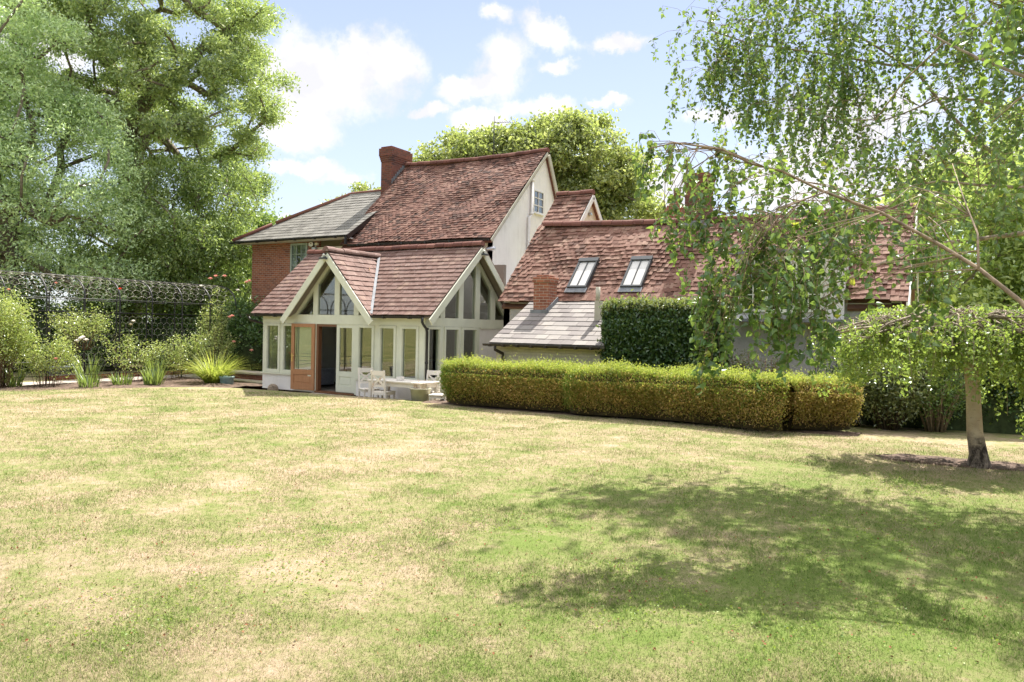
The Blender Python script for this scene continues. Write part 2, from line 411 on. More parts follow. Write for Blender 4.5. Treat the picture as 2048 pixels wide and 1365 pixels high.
    leaf_mat('woodland_leaf', [(0, (0.201, 0.306, 0.072)), (0.5, (0.344, 0.447, 0.120)), (1, (0.563, 0.650, 0.238))], 0.5, 0.10, 0.4)
    leaf_mat('birch_leaf', [(0, (0.039, 0.093, 0.030)), (0.6, (0.120, 0.250, 0.071)), (0.97, (0.240, 0.385, 0.075)), (1, (0.719, 0.681, 0.075))], 0.42, 0.10, 0.35, tint=(0.07, 0.12, 0.03))
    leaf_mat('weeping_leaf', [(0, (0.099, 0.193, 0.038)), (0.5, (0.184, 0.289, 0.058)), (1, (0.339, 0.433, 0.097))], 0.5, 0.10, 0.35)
    leaf_mat('hedge_top_leaf', [(0, (0.176, 0.263, 0.026)), (0.5, (0.337, 0.410, 0.052)), (1, (0.540, 0.525, 0.141))], 0.45, 0.05, 0.5)
    leaf_mat('hedge_green_leaf', [(0, (0.072, 0.144, 0.018)), (0.5, (0.144, 0.240, 0.024)), (1, (0.264, 0.324, 0.048))], 0.45, 0.05, 0.5)
    leaf_mat('hedge_dry_leaf', [(0, (0.188, 0.189, 0.034)), (0.4, (0.420, 0.321, 0.076)), (0.8, (0.693, 0.435, 0.153)), (1, (0.881, 0.546, 0.237))], 0.42, 0.03, 0.5, tint=(0.14, 0.16, 0.03), pscale=2.2)
    leaf_mat('hedge_gold_leaf', [(0, (0.222, 0.198, 0.046)), (0.4, (0.445, 0.330, 0.091)), (0.8, (0.638, 0.409, 0.183)), (1, (0.763, 0.503, 0.259))], 0.42, 0.03, 0.5, tint=(0.28, 0.27, 0.05), pscale=2.2)
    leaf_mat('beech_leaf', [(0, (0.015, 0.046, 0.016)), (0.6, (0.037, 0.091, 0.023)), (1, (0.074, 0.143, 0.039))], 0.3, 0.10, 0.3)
    leaf_mat('shrub_leaf', [(0, (0.065, 0.104, 0.026)), (0.6, (0.130, 0.182, 0.052)), (1, (0.312, 0.312, 0.130))], 0.35, 0.14, 0.3)
    leaf_mat('rose_leaf', [(0, (0.150, 0.236, 0.046)), (0.5, (0.302, 0.389, 0.093)), (1, (0.603, 0.626, 0.230))], 0.48, 0.12, 0.35)
    leaf_mat('grass_leaf', [(0, (0.168, 0.240, 0.024)), (0.5, (0.324, 0.384, 0.048)), (1, (0.540, 0.528, 0.144))], 0.5, 0.06, 0.4)
    leaf_mat('iris_leaf', [(0, (0.07, 0.14, 0.04)), (0.5, (0.13, 0.21, 0.06)), (1, (0.24, 0.28, 0.08))], 0.45, 0.10, 0.35)


make_mats()


# ------------------------------------------------------------------ object helpers
def link(o, parent=None):
    COL.objects.link(o)
    if parent is not None: o.parent = parent
    return o


def tag(o, label=None, cat=None, group=None, kind=None):
    if label: o['label'] = label
    if cat: o['category'] = cat
    if group: o['group'] = group
    if kind: o['kind'] = kind
    return o


def thing(name, label, cat, loc=(0, 0, 0), rz=0, group=None):
    o = bpy.data.objects.new(name, None); o.empty_display_size = 0.2
    o.location = loc; o.rotation_euler = (0, 0, rz)
    link(o); return tag(o, label, cat, group)


def np_mesh(name, V, F, mat, parent=None, smooth=False, loc=(0, 0, 0)):
    """V (n,3), F (m,k) with constant k."""
    V = np.asarray(V, np.float32); F = np.asarray(F, np.int32)
    V = V - np.asarray(loc, np.float32)
    me = bpy.data.meshes.new(name)
    k = F.shape[1]
    me.vertices.add(len(V)); me.vertices.foreach_set('co', V.ravel())
    me.loops.add(F.size); me.loops.foreach_set('vertex_index', F.ravel())
    me.polygons.add(len(F))
    me.polygons.foreach_set('loop_start', np.arange(0, F.size, k, dtype=np.int32))
    me.polygons.foreach_set('loop_total', np.full(len(F), k, np.int32))
    me.polygons.foreach_set('use_smooth', np.full(len(F), bool(smooth)))
    me.update(calc_edges=True)
    me.materials.append(MATS[mat] if isinstance(mat, str) else mat)
    o = bpy.data.objects.new(name, me)
    return link(o, parent)


class MB:
    """collects shapes, builds ONE mesh"""
    def __init__(s): s.v = []; s.f = []; s.sm = []

    def add(s, vs_, fs, smooth=False):
        b = len(s.v); s.v += [tuple(v) for v in vs_]
        s.f += [tuple(b + i for i in f) for f in fs]; s.sm += [smooth] * len(fs)
        return s

    def box(s, x0, x1, y0, y1, z0, z1):
        return s.add([(x0, y0, z0), (x1, y0, z0), (x1, y1, z0), (x0, y1, z0), (x0, y0, z1), (x1, y0, z1), (x1, y1, z1), (x0, y1, z1)],
                     [(0, 3, 2, 1), (4, 5, 6, 7), (0, 1, 5, 4), (1, 2, 6, 5), (2, 3, 7, 6), (3, 0, 4, 7)])

    def fbox(s, fr, u0, u1, z0, z1, d0, d1):
        """box in a wall frame fr=(origin,u,n): along u, up z, outward d"""
        P = [fr_pt(fr, u, z, d) for d in (d0, d1) for (u, z) in ((u0, z0), (u1, z0), (u1, z1), (u0, z1))]
        return s.add(P, [(0, 1, 2, 3), (7, 6, 5, 4), (0, 4, 5, 1), (1, 5, 6, 2), (2, 6, 7, 3), (3, 7, 4, 0)])

    def fprism(s, fr, poly, d0, d1):
        n = len(poly)
        P = [fr_pt(fr, u, z, d0) for u, z in poly] + [fr_pt(fr, u, z, d1) for u, z in poly]
        F = [tuple(range(n)), tuple(range(2 * n - 1, n - 1, -1))] + [(i, i + n, (i + 1) % n + n, (i + 1) % n) for i in range(n)]
        return s.add(P, F)

    def beam(s, p0, p1, w, h, upv=(0, 0, 1)):
        p0 = Vector(p0); p1 = Vector(p1); d = (p1 - p0).normalized()
        upv = Vector(upv); side = d.cross(upv)
        if side.length < 1e-4: side = Vector((1, 0, 0))
        side.normalize(); u = side.cross(d).normalized()
        P = [p + side * a * w / 2 + u * b * h / 2 for p in (p0, p1) for a, b in ((-1, -1), (1, -1), (1, 1), (-1, 1))]
        return s.add(P, [(0, 1, 2, 3), (7, 6, 5, 4), (0, 4, 5, 1), (1, 5, 6, 2), (2, 6, 7, 3), (3, 7, 4, 0)])

    def tube(s, pts, r, n=8, closed=False):
        pts = [Vector(p) for p in pts]
        rs = r if isinstance(r, (list, tuple)) else [r] * len(pts)
        V = []; 
        prev = None
        for i, p in enumerate(pts):
            if i == 0: d = pts[1] - p
            elif i == len(pts) - 1: d = p - pts[i - 1]
            else: d = pts[i + 1] - pts[i - 1]
            d.normalize()
            if prev is None:
                a = d.orthogonal().normalized()
            else:
                a = prev - d * prev.dot(d)
                if a.length < 1e-5: a = d.orthogonal()
                a.normalize()
            prev = a; b = d.cross(a)
            for k in range(n):
                t = 2 * math.pi * k / n
                V.append(p + (a * math.cos(t) + b * math.sin(t)) * rs[i])
        F = []
        for i in range(len(pts) - 1):
            for k in range(n):
                F.append((i * n + k, i * n + (k + 1) % n, (i + 1) * n + (k + 1) % n, (i + 1) * n + k))
        F.append(tuple(reversed(range(n)))); F.append(tuple(range((len(pts) - 1) * n, len(pts) * n)))
        return s.add(V, F, True)

    def lathe(s, prof, c=(0, 0, 0), n=24):
        V = [(c[0] + r * math.cos(2 * math.pi * k / n), c[1] + r * math.sin(2 * math.pi * k / n), c[2] + z) for r, z in prof for k in range(n)]
        F = [(i * n + k, i * n + (k + 1) % n, (i + 1) * n + (k + 1) % n, (i + 1) * n + k) for i in range(len(prof) - 1) for k in range(n)]
        F.append(tuple(reversed(range(n)))); F.append(tuple(range((len(prof) - 1) * n, len(prof) * n)))
        return s.add(V, F, True)

    def build(s, name, mat, parent=None, bevel=0.0):
        me = bpy.data.meshes.new(name); me.from_pydata(s.v, [], s.f)
        me.polygons.foreach_set('use_smooth', s.sm)
        me.update(); me.materials.append(MATS[mat])
        o = bpy.data.objects.new(name, me); link(o, parent)
        if bevel > 0:
            b = o.modifiers.new('bevel', 'BEVEL'); b.width = bevel; b.segments = 2; b.limit_method = 'ANGLE'
        return o


def fr_pt(fr, u, z, d):
    o, uu, nn = fr
    return (o[0] + uu[0] * u + nn[0] * d, o[1] + uu[1] * u + nn[1] * d, o[2] + z)

WP = {}
_link0 = link


def link(o, parent=None):
    COL.objects.link(o)
    if parent is not None:
        o.parent = parent
        if parent.name in WP: o.matrix_parent_inverse = Matrix.Translation(-Vector(WP[parent.name]))
    return o


def wthing(name, label, cat, loc, group=None):
    """thing whose parts are given in world coordinates"""
    o = thing(name, label, cat, loc, 0, group); WP[o.name] = loc
    return o


def smooth(a, b, x):
    t = max(0.0, min(1.0, (x - a) / (b - a))); return t * t * (3 - 2 * t)


def lawn_z(x, y):
    f = -x * math.sin(YAW) + y * math.cos(YAW)
    return 0.40 - 0.25 * smooth(5, 19, f) + 0.015 * math.sin(x * 0.9 + y * 0.4) * smooth(2, 8, f)


# ------------------------------------------------------------------ ground
def ground():
    n = 64
    V = [(0, 0, -0.22)]; F = []
    rad = [30, 60, 120, 300, 900]
    for r in rad:
        for k in range(n):
            a = 2 * math.pi * k / n
            V.append((-10 + r * math.cos(a), 10 + r * math.sin(a), -0.22))
    mb = MB()
    V[0] = (-10, 10, -0.22)
    F = [(0, 1 + k, 1 + (k + 1) % n) for k in range(n)]
    for i in range(len(rad) - 1):
        for k in range(n):
            a = 1 + i * n; b = a + n
            F.append((a + k, b + k, b + (k + 1) % n, a + (k + 1) % n))
    mb.add(V, F); o = mb.build('ground', 'far_ground'); tag(o, kind='structure')
    # lawn: fan of rings about a point near the camera
    bd = [(-20.7, 9.6), (-20.1, 10.7), (-19.55, 11.6), (-19.0, 12.7), (-18.3, 13.55), (-17.4, 14.15), (-16.5, 14.45), (-15, 14.62), (-13.5, 14.66),
          (-10.9, 14.66), (-10.6, 15.6), (-7, 15.7), (-5.0, 16.4), (-3.2, 17.0), (0, 17.2), (5, 17.2), (14, 16), (18, 8), (16, -4), (5, -12), (-10, -12), (-22, -6), (-24, 2), (-22.5, 6), (-21.3, 8.4)]
    P = []
    for i in range(len(bd)):
        a, b = Vector(bd[i]), Vector(bd[(i + 1) % len(bd)])
        k = max(2, int((b - a).length / 0.15))
        for j in range(k):
            q = a.lerp(b, j / k)
            w = noise.noise(Vector((q.x * 1.7, q.y * 1.7, 3))) * 0.05
            P.append((q.x + w, q.y + w))
    c = (-5.0, 5.0); rings = 90
    V = [(c[0], c[1], lawn_z(*c))]
    for i in range(1, rings + 1):
        t = i / rings
        for (x, y) in P:
            xx, yy = c[0] + (x - c[0]) * t, c[1] + (y - c[1]) * t
            V.append((xx, yy, lawn_z(xx, yy) + 0.012 * noise.noise(Vector((xx * 1.3, yy * 1.3, 0)))))
    for (x, y) in P: V.append((x, y, -0.3))
    n = len(P); F = [(0, 1 + k, 1 + (k + 1) % n) for k in range(n)]
    for i in range(rings):
        for k in range(n):
            a = 1 + i * n; b = a + n
            F.append((a + k, b + k, b + (k + 1) % n, a + (k + 1) % n))
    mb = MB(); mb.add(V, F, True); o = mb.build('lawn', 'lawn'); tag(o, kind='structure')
    # terrace of stone flags round the garden room
    mb = MB()
    rng = random.Random(3)
    y = 13.0
    while y < 16.0:
        x = -21.0
        while x < -9.9:
            w = rng.uniform(0.55, 0.9)
            mb.box(x + 0.006, min(x + w, -9.9) - 0.006, y + 0.006, y + 0.594, -0.2, -0.15 + rng.uniform(-0.003, 0.003))
            x += w
        y += 0.6
    o = mb.build('terrace', 'patio_stone'); tag(o, kind='structure')
    mb = MB()
    mb.box(-21.0, -9.9, 13.0, 16.2, -0.205, -0.165)
    o = mb.build('terrace_bedding', 'soil'); tag(o, kind='structure')
    # path below the tunnel, flower bed, strip of lawn behind
    mb = MB(); y = 4.0; rng = random.Random(5)
    while y < 19.5:
        d = rng.uniform(0.5, 0.8)
        for k in range(3):
            x0 = -24.75 + 0.56 * k
            mb.box(x0 + 0.006, x0 + 0.554, y + 0.006, y + d - 0.006, -0.1, 0.0 + rng.uniform(-0.004, 0.004))
        y += d
    o = mb.build('garden_path', 'path_stone'); tag(o, kind='structure')
    mb = MB()
    g = []
    for i in range(60):
        t = i / 59
        yy = 4 + t * 14.5
        x1 = -20.2 if yy < 10 else (-20.2 + (yy - 10) * 0.52 if yy < 13.2 else -18.5)
        g.append((yy, -23.06, max(-23.0, x1)))
    V = []; F = []
    for yy, xa, xb in g:
        for k in range(9):
            xx = xa + (xb - xa) * k / 8
            hgt = 0.03 + 0.07 * noise.noise(Vector((xx * 3, yy * 3, 1)))
            V.append((xx, yy, min(hgt + 0.02, lawn_z(xx, yy) - 0.04)))
    for i in range(59):
        for k in range(8):
            a = i * 9 + k; F.append((a, a + 1, a + 10, a + 9))
    mb.add(V, F, True); o = mb.build('flower_bed', 'soil'); tag(o, kind='structure')
    mb = MB(); mb.add([(-60, 0, -0.02), (-25.0, 0, -0.02), (-25.0, 24, -0.02), (-60, 24, -0.02)], [(0, 1, 2, 3)])
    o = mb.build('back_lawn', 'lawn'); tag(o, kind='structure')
    mb = MB(); mb.box(-60, 40, 17.5, 40, -0.215, -0.06)
    # bare earth under box hedges and birch
    mb = MB(); V = []; F = []
    n = 40
    for i in range(n + 1):
        x = -11 + i * (9.6 / n)
        yc = 14.85 - 0.15 * max(0, (x + 6) / 4) 
        for k in range(5):
            y = yc - 0.48 + 0.26 * k
            V.append((x, y, lawn_z(x, y) + 0.018 + (0.0 if 0 < k < 4 else -0.03)))
    for i in range(n):
        for k in range(4):
            a = i * 5 + k; F.append((a, a + 5, a + 6, a + 1))
    mb.add(V, F, True); o = mb.build('hedge_soil', 'soil'); tag(o, kind='structure')
    mb = MB(); V = []; F = []
    cx, cy = 0.1, 11.75
    for i in range(13):
        for k in range(40):
            a = 2 * math.pi * k / 40
            rr = (0.30 + 0.08 * noise.noise(Vector((math.cos(a) * 2, math.sin(a) * 2, 5)))) * i / 12
            x = cx + rr * math.cos(a) * 3.6; y = cy + rr * math.sin(a) * 1.5
            V.append((x, y, lawn_z(x, y) + 0.02 + 0.02 * noise.noise(Vector((x * 6, y * 6, 0))) - (0.04 if i == 12 else 0)))
    for i in range(12):
        for k in range(40):
            a = i * 40; F.append((a + k, a + 40 + k, a + 40 + (k + 1) % 40, a + (k + 1) % 40))
    mb.add(V, F, True); o = mb.build('bare_earth', 'soil'); tag(o, kind='structure')


ground()


# ------------------------------------------------------------------ roofs
def unit(v): v = Vector(v); v.normalize(); return v


def tiled(name, O, U, S, W, L, gauge, tw, mat, parent, keep=None, th=0.014, lift=0.03, jit=1.0, sag=0.02, seed=1, label=None, long_=1.35, rs=0.0):
    rng = random.Random(seed)
    O = Vector(O); U = unit(U); S = unit(S); N = U.cross(S); N.normalize()
    if N.z < 0: N = -N
    V = []; F = []
    rows = int(L / gauge); gauge = L / rows
    cols = int(W / tw) + 1
    for r in range(rows):
        off = (r % 2) * tw * 0.5
        rowj = rng.uniform(-0.006, 0.006) * jit
        for c in range(-1, cols):
            u0 = c * tw + off + rng.uniform(-0.003, 0.003); u1 = u0 + tw - 0.004
            u0 = max(u0, 0); u1 = min(u1, W)
            if u1 - u0 < 0.02: continue
            v0 = r * gauge + rowj + rng.uniform(-0.006, 0.006) * jit; v1 = v0 + gauge * long_
            um = (u0 + u1) / 2
            if keep and not keep(um, r * gauge + gauge * 0.5): continue
            w = sag * noise.noise(Vector((um * 0.7, r * gauge * 0.7, seed)))
            w -= rs * math.sin(math.pi * um / W) * (r / rows)
            tl = lift + rng.uniform(-0.004, 0.006) * jit; tilt = rng.uniform(-0.004, 0.004) * jit
            b = len(V)
            for (u, v, h) in ((u0, v0, tl - tilt), (u1, v0, tl + tilt), (u1, v1, 0.004), (u0, v1, 0.004)):
                V.append(O + U * u + S * v + N * (h + w - th))
            for (u, v, h) in ((u0, v0, tl - tilt), (u1, v0, tl + tilt), (u1, v1, 0.004), (u0, v1, 0.004)):
                V.append(O + U * u + S * v + N * (h + w))
            F += [(b + 4, b + 5, b + 6, b + 7), (b, b + 1, b + 5, b + 4), (b + 1, b + 2, b + 6, b + 5), (b + 3, b, b + 4, b + 7), (b, b + 3, b + 2, b + 1)]
    o = np_mesh(name, [tuple(v) for v in V], F, mat, parent)
    if label: o['label'] = label
    return o


def slab(O, U, S, poly, mb, t0=-0.10, t1=-0.045):
    O = Vector(O); U = unit(U); S = unit(S); N = U.cross(S); N.normalize()
    if N.z < 0: N = -N
    n = len(poly)
    P = [O + U * u + S * v + N * t0 for u, v in poly] + [O + U * u + S * v + N * t1 for u, v in poly]
    F = [tuple(range(n)), tuple(range(2 * n - 1, n - 1, -1))] + [(i, i + n, (i + 1) % n + n, (i + 1) % n) for i in range(n)]
    mb.add(P, F)


def ridge(name, p0, p1, r, parent, mat='ridge_tile', seg=0.32, label=None, seed=2, rs=0.0):
    rng = random.Random(seed)
    p0 = Vector(p0); p1 = Vector(p1); n = max(1, int((p1 - p0).length / seg)); mb = MB()
    d = (p1 - p0).normalized(); side = d.cross(Vector((0, 0, 1))).normalized(); u = side.cross(d)
    for i in range(n):
        a = p0.lerp(p1, i / n) + d * 0.004; b = p0.lerp(p1, (i + 1) / n) - d * 0.004
        rr = r * rng.uniform(0.96, 1.04); dz = rng.uniform(-0.006, 0.006)
        a.z -= rs * math.sin(math.pi * i / n); b.z -= rs * math.sin(math.pi * (i + 1) / n)
        V = []
        for p in (a, b):
            for k in range(9):
                t = math.pi * (k / 8) * 1.1 - 0.157
                V.append(p + side * math.cos(t) * rr + u * (math.sin(t) * rr + dz - r * 0.35))
        F = [(k, k + 9, k + 10, k + 1) for k in range(8)] + [tuple(range(9)), tuple(reversed(range(9, 18)))]
        mb.add(V, F, False)
    o = mb.build(name, mat, parent)
    if label: o['label'] = label
    return o


def gutter(p0, p1, r, parent, mat='black_plastic', nb=3, name='gutter'):
    mb = MB(); p0 = Vector(p0); p1 = Vector(p1)
    d = (p1 - p0).normalized(); side = d.cross(Vector((0, 0, 1))).normalized()
    V = []
    for p in (p0, p1):
        for k in range(9):
            t = math.pi + math.pi * k / 8
            V.append(p + side * math.cos(t) * r + Vector((0, 0, 1)) * math.sin(t) * r)
        for k in range(9):
            t = 2 * math.pi - math.pi * k / 8
            V.append(p + side * math.cos(t) * (r - .006) + Vector((0, 0, 1)) * math.sin(t) * (r - .006))
    F = [(k, k + 18, (k + 1) % 18 + 18, (k + 1) % 18) for k in range(18)]
    # end caps
    F += [tuple(range(9)), tuple(reversed(range(18, 27)))]
    mb.add(V, F)
    for i in range(nb):
        c = p0.lerp(p1, (i + 0.5) / nb)
        mb.beam(c - d * 0.03 + Vector((0, 0, -r * 0.55)), c + d * 0.03 + Vector((0, 0, -r * 0.55)), r * 2.3, r * 1.3)
    return mb.build(name, mat, parent)


def pane(fr, poly, d, parent, mat='glass', name='pane', th=0.006):
    mb = MB(); mb.fprism(fr, poly, d, d + th); return mb.build(name, mat, parent)


def window(parent, fr, u0, u1, z0, z1, mat='sage_paint', fw_=0.06, proud=0.03, depth=0.10, bars=(), hbars=(), barw=0.022, sill=True, label=None, name='window', inner=True):
    off = 0.055 if depth < 0.06 else 0.0
    if off: proud = max(proud, 0.055); depth = 0.0
    mb = MB()
    mb.fbox(fr, u0, u0 + fw_, z0, z1, -depth, proud); mb.fbox(fr, u1 - fw_, u1, z0, z1, -depth, proud)
    mb.fbox(fr, u0 + fw_, u1 - fw_, z1 - fw_, z1, -depth, proud - .002); mb.fbox(fr, u0 + fw_, u1 - fw_, z0, z0 + fw_ * 1.3, -depth, proud - .002)
    if inner:
        a = fw_ ; s_ = 0.018
        mb.fbox(fr, u0 + a, u0 + a + s_, z0 + a * 1.3, z1 - a, -depth, proud - .02); mb.fbox(fr, u1 - a - s_, u1 - a, z0 + a * 1.3, z1 - a, -depth, proud - .02)
    o = mb.build(name, mat, parent, 0.004)
    if label: o['label'] = label
    if sill:
        s = MB(); s.fbox(fr, u0 - 0.02, u1 + 0.02, z0 - 0.035, z0 - 0.001, -depth, proud + 0.035); s.build('sill', mat, o, 0.004)
    g = pane(fr, [(u0 + fw_, z0 + fw_), (u1 - fw_, z0 + fw_), (u1 - fw_, z1 - fw_), (u0 + fw_, z1 - fw_)], -0.035 + off * .9, o)
    if bars or hbars:
        b = MB()
        for x in bars:
            c = u0 + (u1 - u0) * x; b.fbox(fr, c - barw / 2, c + barw / 2, z0 + fw_, z1 - fw_, -0.05 + off, -0.008 + off)
        for x in hbars:
            c = z0 + (z1 - z0) * x; b.fbox(fr, u0 + fw_, u1 - fw_, c - barw / 2, c + barw / 2, -0.052 + off, -0.010 + off)
        b.build('glazing_bar', mat, o)
    return o


# ------------------------------------------------------------------ the house
house = wthing('country_house', 'rambling country house with red tiled roofs, brick chimneys and a glazed garden room', 'house', (-14, 20, 0))
FR = ((0, 16, 0), (1, 0), (0, -1))
GR = ((-12.1, 0, 0), (0, 1), (1, 0))


def garden_room():
    H = house
    # walls
    mb = MB()
    mb.fbox(FR, -18.3, -16.12, 0, 0.46, -0.2, 0.0); mb.build('wall', 'white_render', H); mb = MB(); mb.fbox(FR, -14.49, -12.1, 0, 0.46, -0.2, 0.0)
    mb.fbox(GR, 16.2, 18.66, 0, 0.46, -0.2, 0.0); mb.fbox(GR, 18.66, 20.5, 0, 2.0, -0.2, -0.002)
    o = mb.build('wall', 'white_render', H); o['label'] = 'low white rendered wall of the garden room'
    mb = MB(); mb.box(-18.3, -18.1, 16.2, 20.5, 0, 2.27)
    mb.add([(-18.3, 16.0, 2.27), (-18.3, 20.5, 2.27), (-18.3, 18.25, 4.28), (-18.2, 16.0, 2.27), (-18.2, 20.5, 2.27), (-18.2, 18.25, 4.28)], [(0, 2, 1), (3, 4, 5), (0, 1, 4, 3), (1, 2, 5, 4), (2, 0, 3, 5)])
    mb.build('wall', 'white_render', H)
    mb = MB(); mb.box(-18.22, -12.18, 16.08, 16.2, -0.16, 0.0); mb.box(-12.28, -12.18, 16.2, 20.4, -0.16, 0)
    mb.build('plinth', 'dark_plinth', H)
    # timber frame: posts, head beam, sill board
    mb = MB()
    posts = [(-18.3, -18.18), (-17.55, -17.46), (-16.83, -16.05), (-14.56, -14.47), (-13.85, -13.69), (-13.07, -12.93), (-12.3, -12.104)]
    for a, b in posts: mb.fbox(FR, a, b, 0.50 if not (a == -16.83 or a == -14.56) else 0.50, 2.0, -0.14, 0.0)
    mb.fbox(FR, -16.12, -16.05, 0.02, 0.5, -0.14, 0.0); mb.fbox(FR, -14.56, -14.49, 0.02, 0.5, -0.14, 0.0)
    mb.fbox(FR, -18.3, -12.1, 2.0, 2.27, -0.14, 0.012)
    mb.fbox(FR, -18.33, -16.12, 0.46, 0.50, -0.14, 0.05); mb.fbox(FR, -14.49, -12.06, 0.46, 0.50, -0.14, 0.05)
    for a, b in [(16.003, 16.09), (16.72, 16.86), (17.61, 17.73), (18.54, 18.66)]: mb.fbox(GR, a, b, 0.50, 2.0, -0.14, 0.0)
    mb.fbox(GR, 15.99, 20.5, 2.0, 2.24, -0.1, 0.012); mb.fbox(GR, 16.06, 18.66, 0.46, 0.50, -0.14, 0.05)
    mb.fbox(GR, 18.66, 20.4, 1.965, 1.998, -0.1, 0.03)
    mb.build('timber_frame', 'sage_paint', H)
    for a, b in [(-18.18, -17.55), (-17.46, -16.83), (-14.47, -13.85), (-13.69, -13.07), (-12.93, -12.3)]:
        window(H, FR, a, b, 0.505, 1.995, sill=False, fw_=0.075)
    for a, b in [(16.09, 16.72), (16.86, 17.61), (17.73, 18.54)]:
        window(H, GR, a, b, 0.505, 1.995, sill=False, fw_=0.075)
    # glazed gables
    def gable(fr, ul, ur, uc, z0, zt, posts, dpos):
        sl = (zt - z0) / (ur - uc); sr = sl
        ztop = lambda u: zt - abs(u - uc) * (zt - z0) / ((ur - uc) if u > uc else (uc - ul))
        mb = MB()
        for a, b in posts:
            mb.fprism(fr, [(a, z0), (b, z0), (b, ztop(b) - 0.02), ((a + b) / 2, ztop((a + b) / 2) - 0.02), (a, ztop(a) - 0.02)], -0.12, 0.0)
        # sloping frame
        w = 0.17
        for s in (0, 1):
            e = ul if s == 0 else ur
            k = (uc - ul) if s == 0 else (uc - ur)
            q = w * 1.0
            mb.fprism(fr, [(e, z0), (e + math.copysign(q, k), z0), (uc, zt - q * (zt - z0) / abs(k)), (uc, zt)], -0.125, 0.004)
        o = mb.build('gable_frame', 'sage_paint', H)
        edges = [ul + 0.14] + [x for p in posts for x in p] + [ur - 0.14]
        for i in range(0, len(edges), 2):
            a, b = edges[i], edges[i + 1]
            if b - a < 0.05: continue
            za, zb = ztop(a) - 0.10, ztop(b) - 0.10
            poly = [(a, z0 + 0.01), (b, z0 + 0.01)]
            if zb > z0 + 0.05: poly.append((b, zb))
            if a < uc < b: poly.append((uc, zt - 0.12))
            if za > z0 + 0.05: poly.append((a, za))
            pane(fr, poly, -0.05, o)
    gable(FR, -17.0, -13.80, -15.42, 2.272, 4.0, [(-16.03, -15.85), (-15.29, -15.10), (-14.57, -14.38)] if False else [(-16.20, -16.02), (-15.36, -15.17), (-14.62, -14.44)], 0.25)
    gable(GR, 16.05, 20.40, 18.22, 2.242, 4.25, [(16.69, 16.90), (17.56, 17.79), (18.41, 18.65), (19.26, 19.52)], 0.25)
    # barge boards
    mb = MB()
    for a, b in (((-17.14, 2.05), (-15.42, 3.945)), ((-13.70, 2.05), (-15.42, 3.945))):
        mb.beam((a[0], 15.675, a[1]), (b[0], 15.675, b[1]), 0.035, 0.19, (0, 0, 1))
    o = mb.build('barge_board', 'sage_paint', H, 0.004); o['label'] = 'pale green barge boards on the front glazed gable'
    mb = MB()
    for a, b in (((15.78, 2.10), (18.22, 4.215)), ((20.66, 2.05), (18.22, 4.215))):
        mb.beam((-11.755, a[0], a[1]), (-11.755, b[0], b[1]), 0.035, 0.20, (0, 0, 1))
    mb.build('barge_board', 'sage_paint', H, 0.004)
    # soffits
    mb = MB()
    mb.beam((-17.12, 15.88, 2.20), (-15.42, 15.88, 4.06), 0.26, 0.02, (1, 0, 0.0)); 
    o = mb.build('soffit', 'soffit', H)
    # roofs
    zE, zR = 2.28, 4.36
    S = (0, 2.4, zR - zE); L = math.hypot(2.4, zR - zE)
    O = (-18.65, 15.82, zE); W = 6.87
    zc = lambda X: 4.10 - 1.103 * abs(X + 15.42)
    def keep(u, v):
        X = -18.65 + u; z = zE + v * (zR - zE) / L
        return zc(X) < z + 0.03
    tiled('roof', O, (1, 0, 0), S, W, L, 0.178, 0.20, 'clay_tile_new', H, keep, th=0.018, lift=0.028, jit=0.9, seed=4, label='pinkish tiled roof of the garden room')
    vs_ = (4.10 - zE) / (zR - zE) * L
    mb = MB()
    slab(O, (1, 0, 0), S, [(0, 0), (1.58, 0), (3.23, vs_), (3.23, L), (0, L)], mb)
    slab(O, (1, 0, 0), S, [(W, 0), (W, L), (3.232, L), (3.232, vs_), (4.88, 0)], mb)
    slab((-11.78, 20.68, 2.2), (-1, 0, 0), (0, -2.4, 2.16), [(0, 0), (W, 0), (W, L + .02), (0, L + .02)], mb, -0.06, 0.0)
    mb.build('ceiling', 'interior', H)
    tiled('roof', (-11.78, 20.68, 2.24), (-1, 0, 0), (0, -2.4, 2.12), 0.6, L, 0.178, 0.20, 'clay_tile_new', H, None, th=0.018, lift=0.028, seed=5)
    # cross gable
    Lc = math.hypot(1.67, 1.84)
    def keepc(u, v):
        z = 2.26 + v * 1.84 / Lc; Yv = 15.82 + (z - zE) / ((zR - zE) / 2.4)
        return 15.70 + u < Yv + 0.02
    tiled('roof', (-13.75, 15.70, 2.26), (0, 1, 0), (-1.67, 0, 1.84), 2.6, Lc, 0.178, 0.20, 'clay_tile_new', H, keepc, th=0.018, lift=0.028, seed=6, label='tiled slope of the small front gable')
    tiled('roof', (-17.09, 15.70, 2.26), (0, 1, 0), (1.67, 0, 1.84), 2.6, Lc, 0.178, 0.20, 'clay_tile_new', H, keepc, th=0.018, lift=0.028, seed=7)
    mb = MB()
    slab((-13.75, 15.72, 2.26), (0, 1, 0), (-1.67, 0, 1.84), [(0, 0), (0.13, 0), (2.25, Lc), (0, Lc)], mb)
    slab((-17.09, 15.72, 2.26), (0, 1, 0), (1.67, 0, 1.84), [(0, 0), (0.13, 0), (2.25, Lc), (0, Lc)], mb)
    mb.build('ceiling', 'interior', H)
    ridge('ridge', (-18.68, 18.22, zR + 0.03), (-11.76, 18.22, zR + 0.06), 0.12, H)
    ridge('ridge', (-15.42, 15.66, 4.13), (-15.42, 17.98, 4.15), 0.12, H, mat='clay_tile_new')
    mb = MB()
    mb.beam((-13.77, 15.76, 2.315), (-15.38, 17.93, 4.15), 0.075, 0.02, (0, 0, 1))
    mb.build('valley_flashing', 'lead', H)
    # gutters and pipes
    gutter((-18.72, 15.74, 2.255), (-17.10, 15.74, 2.255), 0.058, H, nb=2)
